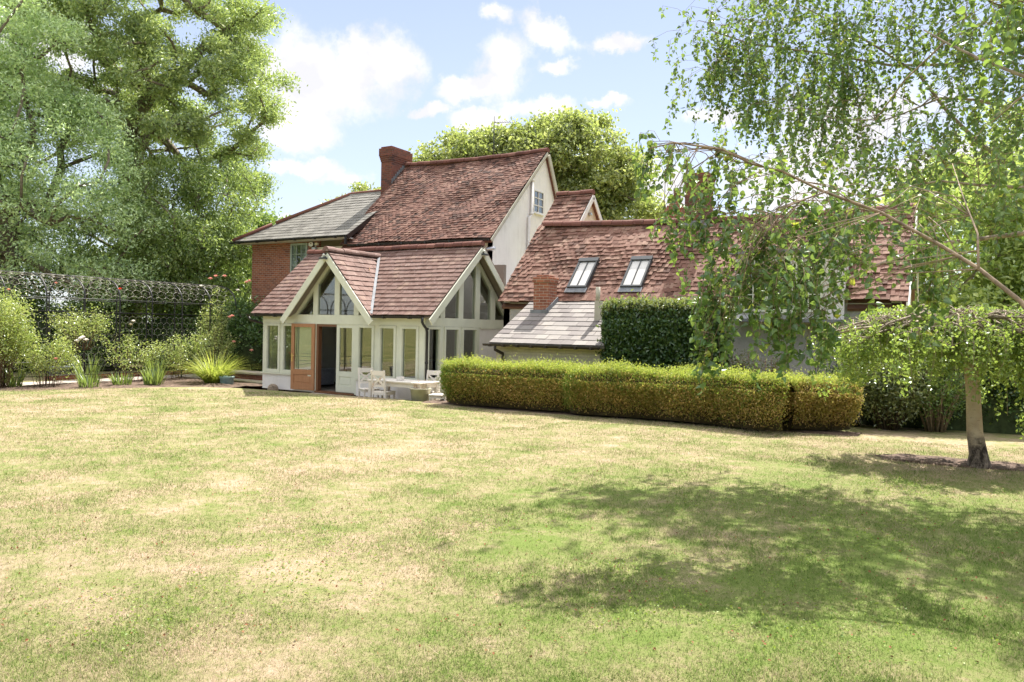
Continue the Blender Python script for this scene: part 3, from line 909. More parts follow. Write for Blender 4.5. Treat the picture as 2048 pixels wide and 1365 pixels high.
    gutter((-13.74, 15.74, 2.255), (-11.98, 15.74, 2.255), 0.058, H, nb=2)
    mb = MB()
    mb.tube([(-12.0, 15.74, 2.22), (-12.0, 15.74, 2.10), (-11.99, 15.80, 2.02), (-11.99, 15.90, 1.94), (-11.99, 15.945, 1.85), (-11.99, 15.945, -0.12)], 0.036, 10)
    for z in (1.9, 1.0): mb.tube([(-11.99, 15.945, z), (-11.99, 15.945, z + 0.06)], 0.045, 10)
    mb.build('drainpipe', 'black_plastic', H)
    mb = MB(); mb.tube([(-18.7, 15.76, 2.2), (-18.66, 15.80, 2.08), (-18.42, 16.1, 1.98), (-18.40, 16.25, 1.9)], 0.033, 8)
    mb.build('drainpipe', 'brown_gutter', H)
    # doors
    D1 = ((-15.26, 16, 0), (1, 0), (0, -1))
    def leaf(fr, w, mat, z0, z1, label, handle_u=None, knob=True):
        mb = MB(); s = 0.115
        mb.fbox(fr, 0, s, z0, z1, -0.05, 0); mb.fbox(fr, w - s, w, z0, z1, -0.05, 0)
        mb.fbox(fr, s, w - s, z1 - 0.10, z1, -0.05, -0.001); mb.fbox(fr, s, w - s, z0, z0 + 0.19, -0.05, -0.001)
        mb.fbox(fr, s, w - s, z0 + 0.45, z0 + 0.60, -0.05, -0.001)
        mb.fbox(fr, s, w - s, z0 + 0.19, z0 + 0.45, -0.04, -0.016)
        mb.fbox(fr, s + 0.05, w - s - 0.05, z0 + 0.23, z0 + 0.41, -0.045, -0.008)
        o = mb.build('door', mat, house, 0.004); o['label'] = label
        pane(fr, [(s - .01, z0 + 0.59), (w - s + .01, z0 + 0.59), (w - s + .01, z1 - 0.09), (s - .01, z1 - 0.09)], -0.028, o)
        if handle_u is not None:
            h = MB()
            h.fbox(fr, handle_u - 0.02, handle_u + 0.02, z0 + 0.82, z0 + 1.06, 0.0, 0.01)
            P = [fr_pt(fr, handle_u, z0 + 1.0, 0.0), fr_pt(fr, handle_u, z0 + 1.0, 0.05), fr_pt(fr, handle_u + 0.12, z0 + 1.0, 0.055)]
            h.tube(P, 0.011, 8); h.build('handle', 'brass', o)
        return o
    leaf(D1, 0.70, 'sage_paint', 0.06, 2.0, 'pale green glazed door leaf standing shut')
    a = R(3)
    D2 = ((-16.98, 15.90, 0), (math.cos(a), math.sin(a)), (math.sin(a), -math.cos(a)))
    leaf(D2, 0.90, 'oak_door', 0.05, 2.0, 'orange-brown varnished door leaf folded wide open', 0.05)
    mb = MB(); mb.fbox(FR, -16.05, -15.97, 0.04, 2.0, -0.14, -0.0); mb.fbox(FR, -15.97, -15.27, 1.93, 1.999, -0.14, -0.0); mb.fbox(FR, -16.05, -14.56, 0.0, 0.045, -0.2, 0.06)
    mb.build('door_frame', 'dark_oak', H)
    mb = MB(); mb.fbox(FR, -16.12, -14.5, -0.15, -0.01, 0.02, 0.33); mb.build('door_step', 'patio_stone', H, 0.01)
    # floodlights on the gables
    for (x, y, z, dx, dy) in ((-15.42, 15.62, 3.86, 0, -1), (-11.74, 18.22, 4.10, 1, 0)):
        mb = MB(); c = Vector((x, y, z)); o_ = Vector((dx, dy, 0)); s_ = Vector((dy, -dx, 0))
        mb.beam(c + s_ * -0.11 + o_ * 0.05, c + s_ * 0.11 + o_ * 0.05, 0.13, 0.05, (0, 0, 1))
        mb.beam(c + o_ * -0.1 + Vector((0, 0, .06)), c + o_ * 0.05 + Vector((0, 0, .03)), 0.03, 0.03)
        f = mb.build('flood_light', 'dark_frame', H, 0.006)
        g = MB(); g.beam(c + s_ * -0.09 + o_ * 0.05 + Vector((0, 0, -0.03)), c + s_ * 0.09 + o_ * 0.05 + Vector((0, 0, -0.03)), 0.10, 0.006)
        g.build('lens', 'blind', f)
        g = MB(); g.lathe([(0.0, -.03), (0.03, -.02), (0.035, 0.01), (0.02, 0.03)], tuple(c + o_ * 0.02 + Vector((0, 0, 0.10))), 10); g.build('sensor', 'white_plastic', f)


garden_room()


def interior():
    H = house
    mb = MB(); mb.box(-18.1, -12.3, 16.15, 20.45, -0.02, 0.04); mb.build('floor', 'interior', H)
    mb = MB(); mb.box(-18.05, -12.3, 20.3, 20.45, 0.04, 4.0); o = mb.build('inner_wall', 'interior', H)
    # tie beams
    mb = MB()
    for y in (17.2, 19.2):
        mb.box(-18.1, -12.3, y, y + 0.14, 2.1, 2.26)
    mb.beam((-13.2, 16.2, 2.25), (-13.2, 18.2, 4.15), 0.12, 0.16)
    mb.beam((-17.3, 16.2, 2.25), (-17.3, 18.2, 4.15), 0.12, 0.16)
    mb.build('roof_beam', 'dark_oak', H)


interior()

# furniture glimpsed through the open door
t = wthing('kitchen_counter', 'dark kitchen counter with pale worktop seen through the open garden door', 'counter', (-16.2, 19.6, 0))
MB().box(-17.2, -14.4, 19.3, 20.0, 0.04, 0.88).build('cupboard', 'interior_dark', t)
MB().box(-17.23, -14.37, 19.25, 20.05, 0.88, 0.92).build('worktop', 'worktop', t)
mb = MB(); mb.tube([(-16.3, 19.8, 0.92), (-16.3, 19.8, 1.25), (-16.3, 19.72, 1.36), (-16.3, 19.6, 1.38), (-16.3, 19.55, 1.30)], 0.014, 8); mb.build('tap', 'dark_frame', t)
t = wthing('dining_table', 'dark dining table with slim legs just inside the open garden door', 'table', (-15.6, 17.6, 0))
MB().box(-16.3, -14.6, 17.3, 18.2, 0.70, 0.75).build('tabletop', 'dark_oak', t)
for x in (-16.2, -14.7):
    for y in (17.4, 18.1): MB().box(x - .035, x + .035, y - .035, y + .035, 0.04, 0.70).build('leg', 'dark_oak', t)
t = MB().lathe([(0.001, -.15), (0.08, -.13), (0.14, -.05), (0.15, 0.03), (0.11, 0.11), (0.04, 0.155), (0.001, 0.16)], (-15.95, 17.5, 0.91), 18).build('ball', 'blue_rubber')
tag(t, 'blue ball resting on the dark table behind the open garden door', 'ball')
t = wthing('kitchen_scales', 'pale grey kitchen mixer standing on the worktop behind the open door', 'mixer', (-15.8, 19.5, 0.92))
MB().box(-15.95, -15.65, 19.42, 19.62, 0.92, 1.0).build('base', 'worktop', t, 0.02)
MB().lathe([(0.09, 0), (0.12, 0.08), (0.12, 0.14)], (-15.8, 19.52, 1.0), 14).build('bowl', 'steel', t)
t = wthing('armchair', 'pale grey fabric armchair behind the second window left of the door', 'armchair', (-17.2, 17.3, 0))
MB().box(-17.6, -16.9, 16.9, 17.6, 0.10, 0.45).build('seat', 'fabric_grey', t, 0.05)
MB().box(-17.65, -16.85, 16.7, 16.9, 0.10, 0.95).build('backrest', 'fabric_grey', t, 0.05)
for x in (-17.7, -16.95): MB().box(x, x + .12, 16.9, 17.6, 0.10, 0.62).build('armrest', 'fabric_grey', t, 0.04)
t = wthing('pendant_lamp', 'orange-brown drum lamp with twiggy branches hanging behind the front gable glass', 'lamp', (-15.0, 17.0, 2.6))
mb = MB(); mb.lathe([(0.24, 0.0), (0.24, 0.26), (0.235, 0.26), (0.235, 0.0)], (-14.95, 17.0, 2.98), 24); mb.build('lamp_shade', 'lamp_shade', t)
mb = MB(); mb.tube([(-14.95, 17.0, 3.2), (-14.95, 17.0, 3.7)], 0.012, 6)
rg = random.Random(4)
for i in range(26):
    a = rg.uniform(0, 6.28); r = rg.uniform(0.12, 0.3)
    mb.tube([(-14.95, 17, 2.45), (-14.95 + r * .4 * math.cos(a), 17 + r * .4 * math.sin(a), 2.65), (-14.95 + r * math.cos(a), 17 + r * math.sin(a), rg.uniform(2.8, 2.96))], 0.008, 5)
mb.build('branches', 'oak_beam', t)


def main_house():
    H = house
    M = ((0, 20.5, 0), (1, 0), (0, -1)); G = ((-12.85, 0, 0), (0, 1), (1, 0))
    # cream front wall with window openings left solid behind frames
    mb = MB(); mb.box(-20.6, -12.86, 20.5, 20.7, 0, 4.86)
    o = mb.build('wall', 'cream_render', H); o['label'] = 'cream front wall under the eaves of the big tiled roof'
    mb = MB(); mb.box(-24.15, -20.602, 20.5, 20.7, -0.2, 5.14); mb.box(-24.15, -23.95, 20.7, 26, -0.2, 5.14); mb.box(-24.15, -12.9, 25.9, 26.1, -.2, 4.0)
    o = mb.build('wall', 'red_brick', H); o['label'] = 'red brick end wall below the slate roof'
    mb = MB(); mb.fprism(G, [(20.5, -.2), (24.72, -.2), (24.72, 6.75), (23.9, 8.22), (20.5, 4.95)], -0.2, 0)
    o = mb.build('wall', 'white_render', H); o['label'] = 'tall white rendered gable end wall'
    mb = MB(); mb.fprism(((-19.15, 0, 0), (0, 1), (-1, 0)), [(20.7, 4.0), (25.9, 4.0), (24.72, 6.75), (23.9, 8.25), (20.7, 5.2)], -0.15, 0)
    mb.build('wall', 'cream_render', H)
    zE, zR = 4.88, 8.42; S = (0, 3.7, zR - zE); L = math.hypot(3.7, zR - zE)
    tiled('roof', (-19.2, 20.2, zE), (1, 0, 0), S, 6.45, L, 0.128, 0.165, 'clay_tile_old', H, None, th=0.015, lift=0.021, jit=1.7, sag=0.07, rs=0.06, seed=9, label='steep dark red tiled main roof')
    mb = MB(); slab((-19.2, 20.2, zE), (1, 0, 0), S, [(0, 0), (6.4, 0), (6.4, L), (0, L)], mb, -0.22, -0.14)
    slab((-12.75, 24.85, 6.75), (-1, 0, 0), (0, -0.95, 1.67), [(0, 0), (6.45, 0), (6.45, 1.95), (0, 1.95)], mb, -0.1, 0.02)
    mb.build('roof_underside', 'clay_tile_old', H)
    ridge('ridge', (-19.2, 23.9, zR + 0.07), (-12.72, 23.9, zR - 0.0), 0.13, H, rs=0.06)
    mb = MB()
    mb.beam((-12.735, 20.22, zE - 0.11), (-12.735, 23.9, zR - 0.11), 0.03, 0.10); 
    mb.beam((-12.72, 24.82, 6.70), (-12.72, 23.95, 8.24), 0.05, 0.17)
    mb.build('barge_board', 'soffit', H)
    gutter((-18.72, 20.12, zE - 0.02), (-12.78, 20.12, zE - 0.06), 0.06, H, nb=6)
    mb = MB(); mb.tube([(-13.25, 20.12, 4.78), (-13.25, 20.14, 4.68), (-13.1, 20.42, 4.42), (-13.1, 20.45, 4.3), (-13.1, 20.45, 2.5)], 0.042, 10); mb.build('drainpipe', 'black_plastic', H)
    # gable window, soil pipe
    window(H, G, 23.07, 23.80, 6.08, 6.88, mat='white_paint', fw_=0.035, proud=0.025, depth=0.05, bars=(0.5,), hbars=(0.34, 0.67), barw=0.03, label='small six-pane attic window in the white gable', inner=False)
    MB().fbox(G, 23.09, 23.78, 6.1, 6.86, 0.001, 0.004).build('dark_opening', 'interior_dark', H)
    mb = MB(); mb.tube([(-12.78, 22.90, 7.2), (-12.78, 22.90, 5.95), (-12.78, 22.72, 5.85), (-12.78, 22.70, 2.0)], 0.055, 10)
    mb.tube([(-12.78, 22.90, 7.12), (-12.78, 22.90, 7.2)], 0.07, 10); mb.tube([(-12.78, 22.90, 5.95), (-12.78, 22.90, 6.05)], 0.07, 10)
    mb.build('soil_pipe', 'white_paint', H)
    # windows in the cream wall
    for a, b, z0, z1 in ((-18.92, -17.95, 3.9, 4.72), (-15.95, -14.75, 3.9, 4.72)):
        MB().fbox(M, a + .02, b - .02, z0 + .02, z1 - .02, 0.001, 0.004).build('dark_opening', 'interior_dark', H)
        window(H, M, a, b, z0, z1, mat='sage_dark', fw_=0.05, proud=0.05, depth=0.0, bars=(0.5,), sill=True, inner=False)
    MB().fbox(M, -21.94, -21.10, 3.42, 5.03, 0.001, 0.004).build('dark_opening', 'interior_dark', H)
    w = window(H, M, -21.96, -21.08, 3.4, 5.05, mat='sage_dark', fw_=0.07, proud=0.05, depth=0.0, bars=(0.36, 0.64), hbars=(0.25, 0.5, 0.75), barw=0.02, label='grey-green sash window in the brick wall', inner=False)
    mb = MB()
    for a, b in ((-21.90, -21.62), (-21.42, -21.14)): mb.fbox(M, a, b, 3.5, 4.98, 0.006, 0.012)
    mb.build('curtain', 'worktop', w)
    # brick arch over window
    MB().fbox(M, -22.05, -20.99, 5.052, 5.13, 0.0, 0.006).build('lintel', 'red_brick', H)
    # alarm box, lamp
    mb = MB(); P = [(-20.86 + 0.14 * math.cos(t * math.pi / 10), 4.98 + 0.10 * math.sin(t * math.pi / 10)) for t in range(20)]
    mb.fprism(M, P, 0.0, 0.07); o = mb.build('alarm_box', 'black_plastic', H)
    mb = MB(); P = [(-20.86 + 0.125 * math.cos(t * math.pi / 10), 4.98 + 0.085 * math.sin(t * math.pi / 10)) for t in range(20)]
    mb.fprism(M, P, 0.07, 0.078); c = mb.build('cover', 'white_plastic', o)
    mb = MB(); mb.fprism(M, [(-20.885, 4.99), (-20.835, 4.99), (-20.835, 5.02), (-20.86, 5.035), (-20.885, 5.02)], 0.078, 0.082); mb.build('emblem', 'clay_tile_old', o)
    mb = MB(); mb.fbox(M, -20.66, -20.52, 4.93, 5.03, 0, 0.09); mb.build('sensor', 'cream_render', H, 0.01)
    mb = MB(); mb.fbox(M, -20.74, -20.56, 4.76, 4.86, 0.05, 0.17); mb.fbox(M, -20.67, -20.63, 4.80, 4.93, 0.0, 0.06); o = mb.build('flood_light', 'steel', H, 0.02)
    mb = MB(); mb.tube([(-12.98, 20.36, 4.52), (-12.95, 20.36, 4.52), (-12.70, 20.36, 4.53)], [0.06, 0.07, 0.07], 10); mb.build('flood_light', 'steel', H)
    # slate roof
    zE, zR = 5.20, 7.34; S = (0, 3.2, zR - zE); L = math.hypot(3.2, zR - zE)
    tiled('roof', (-24.75, 20.08, zE), (1, 0, 0), S, 6.02, L, 0.23, 0.30, 'slate', H, lambda u, v: u > v * 3.2 / L - 0.05, th=0.008, lift=0.018, jit=0.5, sag=0.02, seed=12, label='grey slate roof over the brick end')
    mb = MB(); slab((-24.75, 20.08, zE), (1, 0, 0), S, [(0.02, 0), (6.0, 0), (6.0, L), (3.2, L)], mb, -0.09, -0.01)
    slab((-24.75, 26.4, zE), (0, -1, 0), (3.2, 0, zR - zE), [(0, 0), (6.3, 0), (3.15, L)], mb, -0.09, -0.01)
    slab((-18.75, 26.4, zE), (-1, 0, 0), (0, -3.15, zR - zE), [(0, 0), (6.0, 0), (2.8, L), (0, L)], mb, -0.09, -0.01)
    mb.build('roof_underside', 'slate', H)
    mb = MB(); mb.tube([(-24.78, 20.05, zE + .02), (-23.7, 21.1, zE + .76)], 0.075, 8); mb.tube([(-23.62, 21.2, zE + .82), (-21.55, 23.28, zR + .03), (-21.5, 23.3, zR + .04), (-19.3, 23.3, zR + .05)], 0.075, 8)
    mb.build('ridge', 'ridge_tile', H)
    gutter((-24.85, 20.0, 5.15), (-18.72, 20.0, 5.17), 0.055, H, nb=6)
    mb = MB(); mb.box(-18.76, -18.70, 19.97, 20.05, 4.86, 5.12); mb.build('drainpipe', 'black_plastic', H)
    MB().box(-24.7, -18.8, 20.06, 20.5, 5.10, 5.14).build('soffit', 'white_paint', H)
    mb = MB(); mb.beam((-18.74, 20.1, 5.13), (-18.74, 21.9, 6.33), 0.04, 0.16); mb.build('barge_board', 'brown_gutter', H)
    # main chimney
    def chimney(x0, x1, y0, y1, z0, z1, cap, mat='old_brick', label=None, co=0.05):
        mb = MB(); mb.box(x0, x1, y0, y1, z0, z1 - cap)
        k = 3
        for i in range(k):
            e = co * (i + 1) / k; a = z1 - cap + i * 0.075
            mb.box(x0 - e, x1 + e, y0 - e, y1 + e, a, a + 0.075)
        mb.box(x0 - co - .02, x1 + co + .02, y0 - co - .02, y1 + co + .02, z1 - cap + .225, z1 - .07)
        mb.box(x0 - .01, x1 + .01, y0 - .01, y1 + .01, z1 - .07, z1)
        o = mb.build('chimney', mat, H, 0.006)
        if label: o['label'] = label
        return o
    chimney(-19.70, -19.18, 22.98, 24.15, 6.2, 9.05, 0.60, label='tall brick chimney at the left end of the main roof')
    mb = MB()
    for i in range(9):
        y = 23.0 + i * 0.105; z = 7.60 + i * 0.102
        mb.box(-19.179, -19.172, y, y + 0.12, z - 0.02, z + 0.19)
    mb.build('flashing', 'lead', H)
    # TV aerial behind the ridge
    o = MB(); o.tube([(-15.1, 24.0, 8.3), (-15.1, 24.0, 9.95)], 0.018, 6)
    o.tube([(-15.1, 24.0, 9.72), (-14.35, 24.3, 9.72)], 0.012, 5)
    for i in range(9):
        q = Vector((-15.05 + i * 0.085, 24.02 + i * 0.034, 9.72)); o.tube([q - Vector((0.03, -0.09, 0.0)), q + Vector((0.03, -0.09, 0.0))], 0.006, 4)
    o.tube([(-15.1, 24.0, 9.45), (-14.85, 24.1, 9.45)], 0.01, 4); o.tube([(-15.15, 24.0, 9.2), (-14.9, 24.0, 9.2)], 0.01, 4)
    o.build('aerial', 'dark_frame', H)
    return chimney


chimney = main_house()


def wing():
    H = house
    p = R(46); S = (0, math.cos(p), math.sin(p)); O = (-11.05, 17.95, 2.75); L = 3.31
    def keep(u, v):
        x = -11.05 + u
        return not (-4.52 < x < -2.05 and v < 1.75)
    tiled('roof', O, (1, 0, 0), S, 10.2, L, 0.165, 0.17, 'clay_tile_wing', H, keep, th=0.020, lift=0.030, jit=2.4, sag=0.12, rs=0.09, seed=21, label='long mottled red tiled roof of the low right wing')
    mb = MB(); slab(O, (1, 0, 0), S, [(0.03, 0), (6.55, 0), (6.55, 1.75), (9.0, 1.75), (9.0, 0), (10.15, 0), (10.15, L), (0.03, L)], mb, -0.30, -0.22)
    slab((-0.9, 22.6, 2.75), (-1, 0, 0), (0, -math.cos(p), math.sin(p)), [(0, 0), (10.1, 0), (10.1, L), (0, L)], mb, -0.14, 0.0)
    mb.build('roof_underside', 'clay_tile_wing', H)
    ridge('ridge', (-10.85, 20.27, 5.19), (-0.88, 20.27, 5.09), 0.14, H, seed=8, rs=0.09)
    # taller part at the left
    O2 = Vector(O) + Vector(S) * (L + 0.02) + Vector((0, 0.06, -0.03)); L2 = 1.62
    tiled('roof', O2, (1, 0, 0), S, 1.25, L2, 0.165, 0.17, 'clay_tile_wing', H, None, th=0.020, lift=0.030, jit=1.8, sag=0.03, seed=22, label='taller tiled gable roof behind the wing ridge')
    top = O2 + Vector(S) * L2
    mb = MB(); slab(O2, (1, 0, 0), S, [(0.03, 0), (1.22, 0), (1.22, L2), (0.03, L2)], mb, -0.14, -0.06)
    slab((top.x + 1.25, top.y + 1.6, top.z - 1.66), (-1, 0, 0), (0, -math.cos(p), math.sin(p)), [(0, 0), (1.25, 0), (1.25, 2.31), (0, 2.31)], mb, -0.1, 0.02)
    mb.build('roof_underside', 'clay_tile_wing', H)
    ridge('ridge', (top.x, top.y, top.z + 0.03), (top.x + 1.27, top.y, top.z + 0.02), 0.12, H)
    G2 = ((top.x + 1.12, 0, 0), (0, 1), (1, 0))
    MB().fprism(G2, [(top.y - 1.5, top.z - 1.6), (top.y + 1.5, top.z - 1.6), (top.y, top.z - 0.08)], -0.1, 0).build('gable_cladding', 'cream_render', H)
    mb = MB()
    for s in (-1, 1): mb.beam((top.x + 1.27, top.y + s * 1.45, top.z - 1.66), (top.x + 1.27, top.y, top.z - 0.14), 0.03, 0.15)
    mb.build('barge_board', 'white_paint', H)
    mb = MB(); mb.box(top.x + 1.13, top.x + 1.22, top.y - .06, top.y + .06, top.z - .72, top.z - .62); mb.build('flood_light', 'steel', H, 0.02)
    # walls
    mb = MB(); mb.box(-11.0, -1.0, 18.2, 18.4, -0.2, 2.72); o = mb.build('wall', 'grey_render', H); o['label'] = 'pale roughcast front wall of the right wing'
    G3 = ((-0.98, 0, 0), (0, 1), (1, 0))
    mb = MB(); mb.fprism(G3, [(18.4, -.2), (22.2, -.2), (22.2, 3.0), (20.27, 5.0), (18.2, 2.9), (18.2, -.2)], -0.2, 0); mb.build('wall', 'white_render', H); mb = MB(); mb.fprism(((-11.0, 0, 0), (0, 1), (-1, 0)), [(18.4, -.2), (22.2, -.2), (22.2, 4.0), (21.3, 6.0), (18.2, 2.85), (18.2, -.2)], -0.2, 0)
    o = mb.build('wall', 'white_render', H)
    mb = MB()
    for s in (-1, 1): mb.beam((-0.83, 20.27 + s * 2.42, 2.54), (-0.83, 20.27, 4.93), 0.03, 0.18)
    mb.build('barge_board', 'white_paint', H)
    mb = MB(); mb.tube([(-0.95, 21.4, 3.95), (-0.75, 21.4, 3.95), (-0.75, 21.4, 3.9)], 0.012, 5); mb.box(-0.82, -0.68, 21.33, 21.47, 3.62, 3.9); mb.build('wall_lantern', 'dark_frame', H, 0.01)
    o = MB().box(-12.09, -11.01, 20.40, 20.5, -0.2, 2.72).build('wall', 'white_render', H); o['label'] = 'short white link wall between garden room and wing'
    # skylights, on the slope
    N = Vector((0, -math.sin(p), math.cos(p))); Ov = Vector(O); Sv = Vector(S)
    def rp(x, v, h): return tuple(Vector((x, Ov.y, Ov.z)) + Sv * v + N * h)
    def rbox(mb, x0, x1, v0, v1, h0, h1):
        P = [rp(x, v, h) for h in (h0, h1) for x, v in ((x0, v0), (x1, v0), (x1, v1), (x0, v1))]
        mb.add(P, [(0, 3, 2, 1), (4, 5, 6, 7), (0, 1, 5, 4), (1, 2, 6, 5), (2, 3, 7, 6), (3, 0, 4, 7)])
    for x0, x1 in ((-9.04, -8.47), (-7.50, -6.92)):
        mb = MB(); f = 0.05; v0, v1 = 0.46, 1.62
        rbox(mb, x0, x0 + f, v0, v1, -0.02, 0.10); rbox(mb, x1 - f, x1, v0, v1, -0.02, 0.10); rbox(mb, x0 + f, x1 - f, v0, v0 + 0.06, -0.02, 0.098); rbox(mb, x0 - .01, x1 + .01, v1 - 0.13, v1 + .01, -0.02, 0.115)
        c = (x0 + x1) / 2; rbox(mb, c - 0.012, c + 0.012, v0 + .06, v1 - .13, 0.05, 0.092)
        o = mb.build('skylight', 'dark_frame', H, 0.005); o['label'] = 'left roof window with pale blind' if x0 < -8 else 'right roof window with pale blind'
        mb = MB(); rbox(mb, x0 + f - .01, x1 - f + .01, v0 + .05, v1 - .12, 0.045, 0.06); mb.build('pane', 'blind', o)
        mb = MB(); rbox(mb, x0 - .03, x1 + .03, v0 - 0.17, v0, 0.045, 0.055); mb.build('apron', 'lead', o)
    # chimneys
    chimney(-6.40, -5.78, 19.98, 20.55, 4.6, 6.30, 0.36, co=0.035, mat='old_brick', label='red brick chimney on the ridge of the right wing')
    MB().box(-6.46, -5.70, 19.92, 19.985, 4.82, 5.0).build('flashing', 'lead', H)
    mb = MB(); mb.box(-7.42, -6.88, 21.3, 21.9, 3.6, 5.6)
    for i in range(5): e = 0.045 * i; mb.box(-7.42 + e, -6.88 - e, 21.3 + e, 21.9 - e, 5.6 + i * 0.05, 5.65 + i * 0.05)
    o = mb.build('chimney', 'red_brick', H, 0.006); o['label'] = 'squat brick chimney with one clay pot behind the wing ridge'
    MB().lathe([(0.11, 0), (0.10, 0.3), (0.12, 0.3), (0.12, 0.34)], (-7.15, 21.6, 5.85), 12).build('chimney_pot', 'clay_tile_new', o)
    # dormer
    D = ((0, 17.98, 0), (1, 0), (0, -1))
    mb = MB(); mb.box(-4.5, -2.1, 18.0, 19.1, 2.34, 3.85)
    o = mb.build('dormer', 'white_render', H); o['label'] = 'flat white dormer with pale green casements'
    MB().box(-4.62, -1.98, 17.85, 19.9, 3.85, 3.93).build('dormer_roof', 'lead', o)
    MB().box(-4.75, -2.05, 17.72, 18.0, 2.27, 2.34).build('ledge', 'lead', o)
    for k in range(3):
        a = -4.36 + k * 0.61
        window(H, D, a, a + 0.6, 2.5, 3.62, mat='sage_paint', fw_=0.05, proud=0.05, depth=0.0, bars=(0.5,), hbars=(0.36, 0.68), inner=False, sill=(k == 1))
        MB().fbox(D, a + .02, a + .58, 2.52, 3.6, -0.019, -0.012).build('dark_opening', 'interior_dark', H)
    # lean-to
    q = math.atan2(1.12, 2.13); S3 = (0, math.cos(q), math.sin(q)); L3 = 2.42
    tiled('roof', (-10.0, 15.87, 1.63), (1, 0, 0), S3, 3.1, L3, 0.235, 0.33, 'slate_pale', H, None, th=0.008, lift=0.018, jit=0.6, sag=0.012, seed=31, label='low pale slate roof of the lean-to')
    mb = MB(); slab((-10.0, 15.87, 1.63), (1, 0, 0), S3, [(0, 0), (3.1, 0), (3.1, L3), (0, L3)], mb, -0.08, -0.01); mb.build('roof_underside', 'slate', H)
    mb = MB(); mb.box(-9.9, -6.95, 16.05, 16.25, -0.2, 1.58); mb.fprism(((-9.9, 0, 0), (0, 1), (-1, 0)), [(16.25, -.2), (18.2, -.2), (18.2, 2.65), (16.25, 1.64)], -0.2, 0)
    o = mb.build('wall', 'painted_brick', H); o['label'] = 'cream painted brick wall of the lean-to'
    gutter((-10.12, 15.80, 1.60), (-6.98, 15.80, 1.60), 0.055, H, mat='brown_gutter', nb=8)
    mb = MB(); mb.tube([(-9.78, 15.80, 1.56), (-9.78, 15.80, 1.46), (-9.66, 15.98, 1.36), (-9.66, 15.99, 1.28), (-9.66, 15.99, 0)], 0.04, 8); mb.build('drainpipe', 'brown_gutter', H)
    mb = MB(); mb.box(-9.62, -9.17, 17.42, 17.90, 2.0, 3.36); mb.box(-9.65, -9.14, 17.39, 17.93, 3.22, 3.36)
    mb.box(-9.57, -9.22, 17.47, 17.85, 3.36, 3.42)
    o = mb.build('chimney', 'red_brick', H, 0.012); o['label'] = 'short brick chimney on the lean-to roof'
    mb = MB(); mb.beam((-9.16, 17.3, 2.42), (-9.16, 17.98, 2.78), 0.02, 0.18); mb.box(-9.66, -9.13, 17.33, 17.42, 2.36, 2.50); mb.build('flashing', 'lead', H)
    mb = MB(); mb.box(-7.66, -7.50, 17.0, 17.12, 2.2, 2.72); mb.tube([(-7.6, 17.06, 2.7), (-7.6, 17.06, 3.06)], 0.06, 8); mb.build('flue', 'soffit', H)
    # glazed link roof
    mb = MB(); mb.add([(-12.85, 20.45, 2.75), (-11.1, 20.45, 2.75), (-11.1, 22.4, 3.75), (-12.85, 22.4, 3.75)], [(0, 1, 2, 3)])
    o = mb.build('glass_roof', 'roof_glass', H); o['label'] = 'small glazed link roof between gable and wing'
    mb = MB()
    for x in (-12.8, -12.4, -12.0, -11.6, -11.2): mb.beam((x, 20.42, 2.77), (x, 22.4, 3.79), 0.05, 0.06)
    mb.box(-12.85, -11.1, 20.38, 20.45, 2.68, 2.80); mb.build('glazing_bar', 'white_paint', o)


wing()


# ------------------------------------------------------------------ terrace furniture
def copy_thing(src, loc, rz, label, group):
    r = src.copy(); COL.objects.link(r); r.location = loc; r.rotation_euler = (0, 0, rz)
    tag(r, label, src['category'], group)
    for ch in list(src.children):
        c = ch.copy(); COL.objects.link(c); c.parent = r
        for g in list(ch.children):
            d = g.copy(); COL.objects.link(d); d.parent = c
    return r


def make_chair(label, group):
    t = thing('garden_chair', label, 'chair', group=group)
    m_ = 'shabby_white'
    for sx in (-1, 1):
        mb = MB(); mb.beam((sx * .19, -.20, 0), (sx * .19, -.20, .43), .042, .042, (0, 1, 0)); mb.build('leg', m_, t, 0.003)
        mb = MB(); mb.beam((sx * .19, .20, 0), (sx * .19, .20, .45), .045, .042, (0, 1, 0)); mb.beam((sx * .19, .20, .449), (sx * .19, .27, 1.0), .045, .040, (0, 1, 0)); mb.build('leg', m_, t, 0.003)
    mb = MB(); mb.box(-.225, .225, -.23, .19, .43, .46); mb.build('seat', m_, t, 0.006)
    mb = MB()
    mb.box(-.17, .17, -.215, -.185, .37, .43); mb.box(-.17, .17, .185, .215, .37, .43)
    for sx in (-1, 1): mb.box(sx * .19 - .012, sx * .19 + .012, -.19, .19, .37, .43)
    mb.build('rail', m_, t)
    for sx in (-1, 1): MB().box(sx * .19 - .012, sx * .19 + .012, -.18, .18, .17, .20).build('stretcher', m_, t)
    mb = MB()
    y = lambda z: .20 + .07 * (z - .45) / .55
    mb.beam((-.168, y(.93), .93), (.168, y(.93), .93), .026, .12)
    mb.beam((-.168, y(.60), .60), (.168, y(.60), .60), .026, .05)
    mb.beam((-.165, y(.62), .62), (.165, y(.87), .87), .018, .045); mb.beam((-.165, y(.87) + .003, .87), (.165, y(.62) + .003, .62), .014, .045)
    mb.build('backrest', m_, t)
    return t


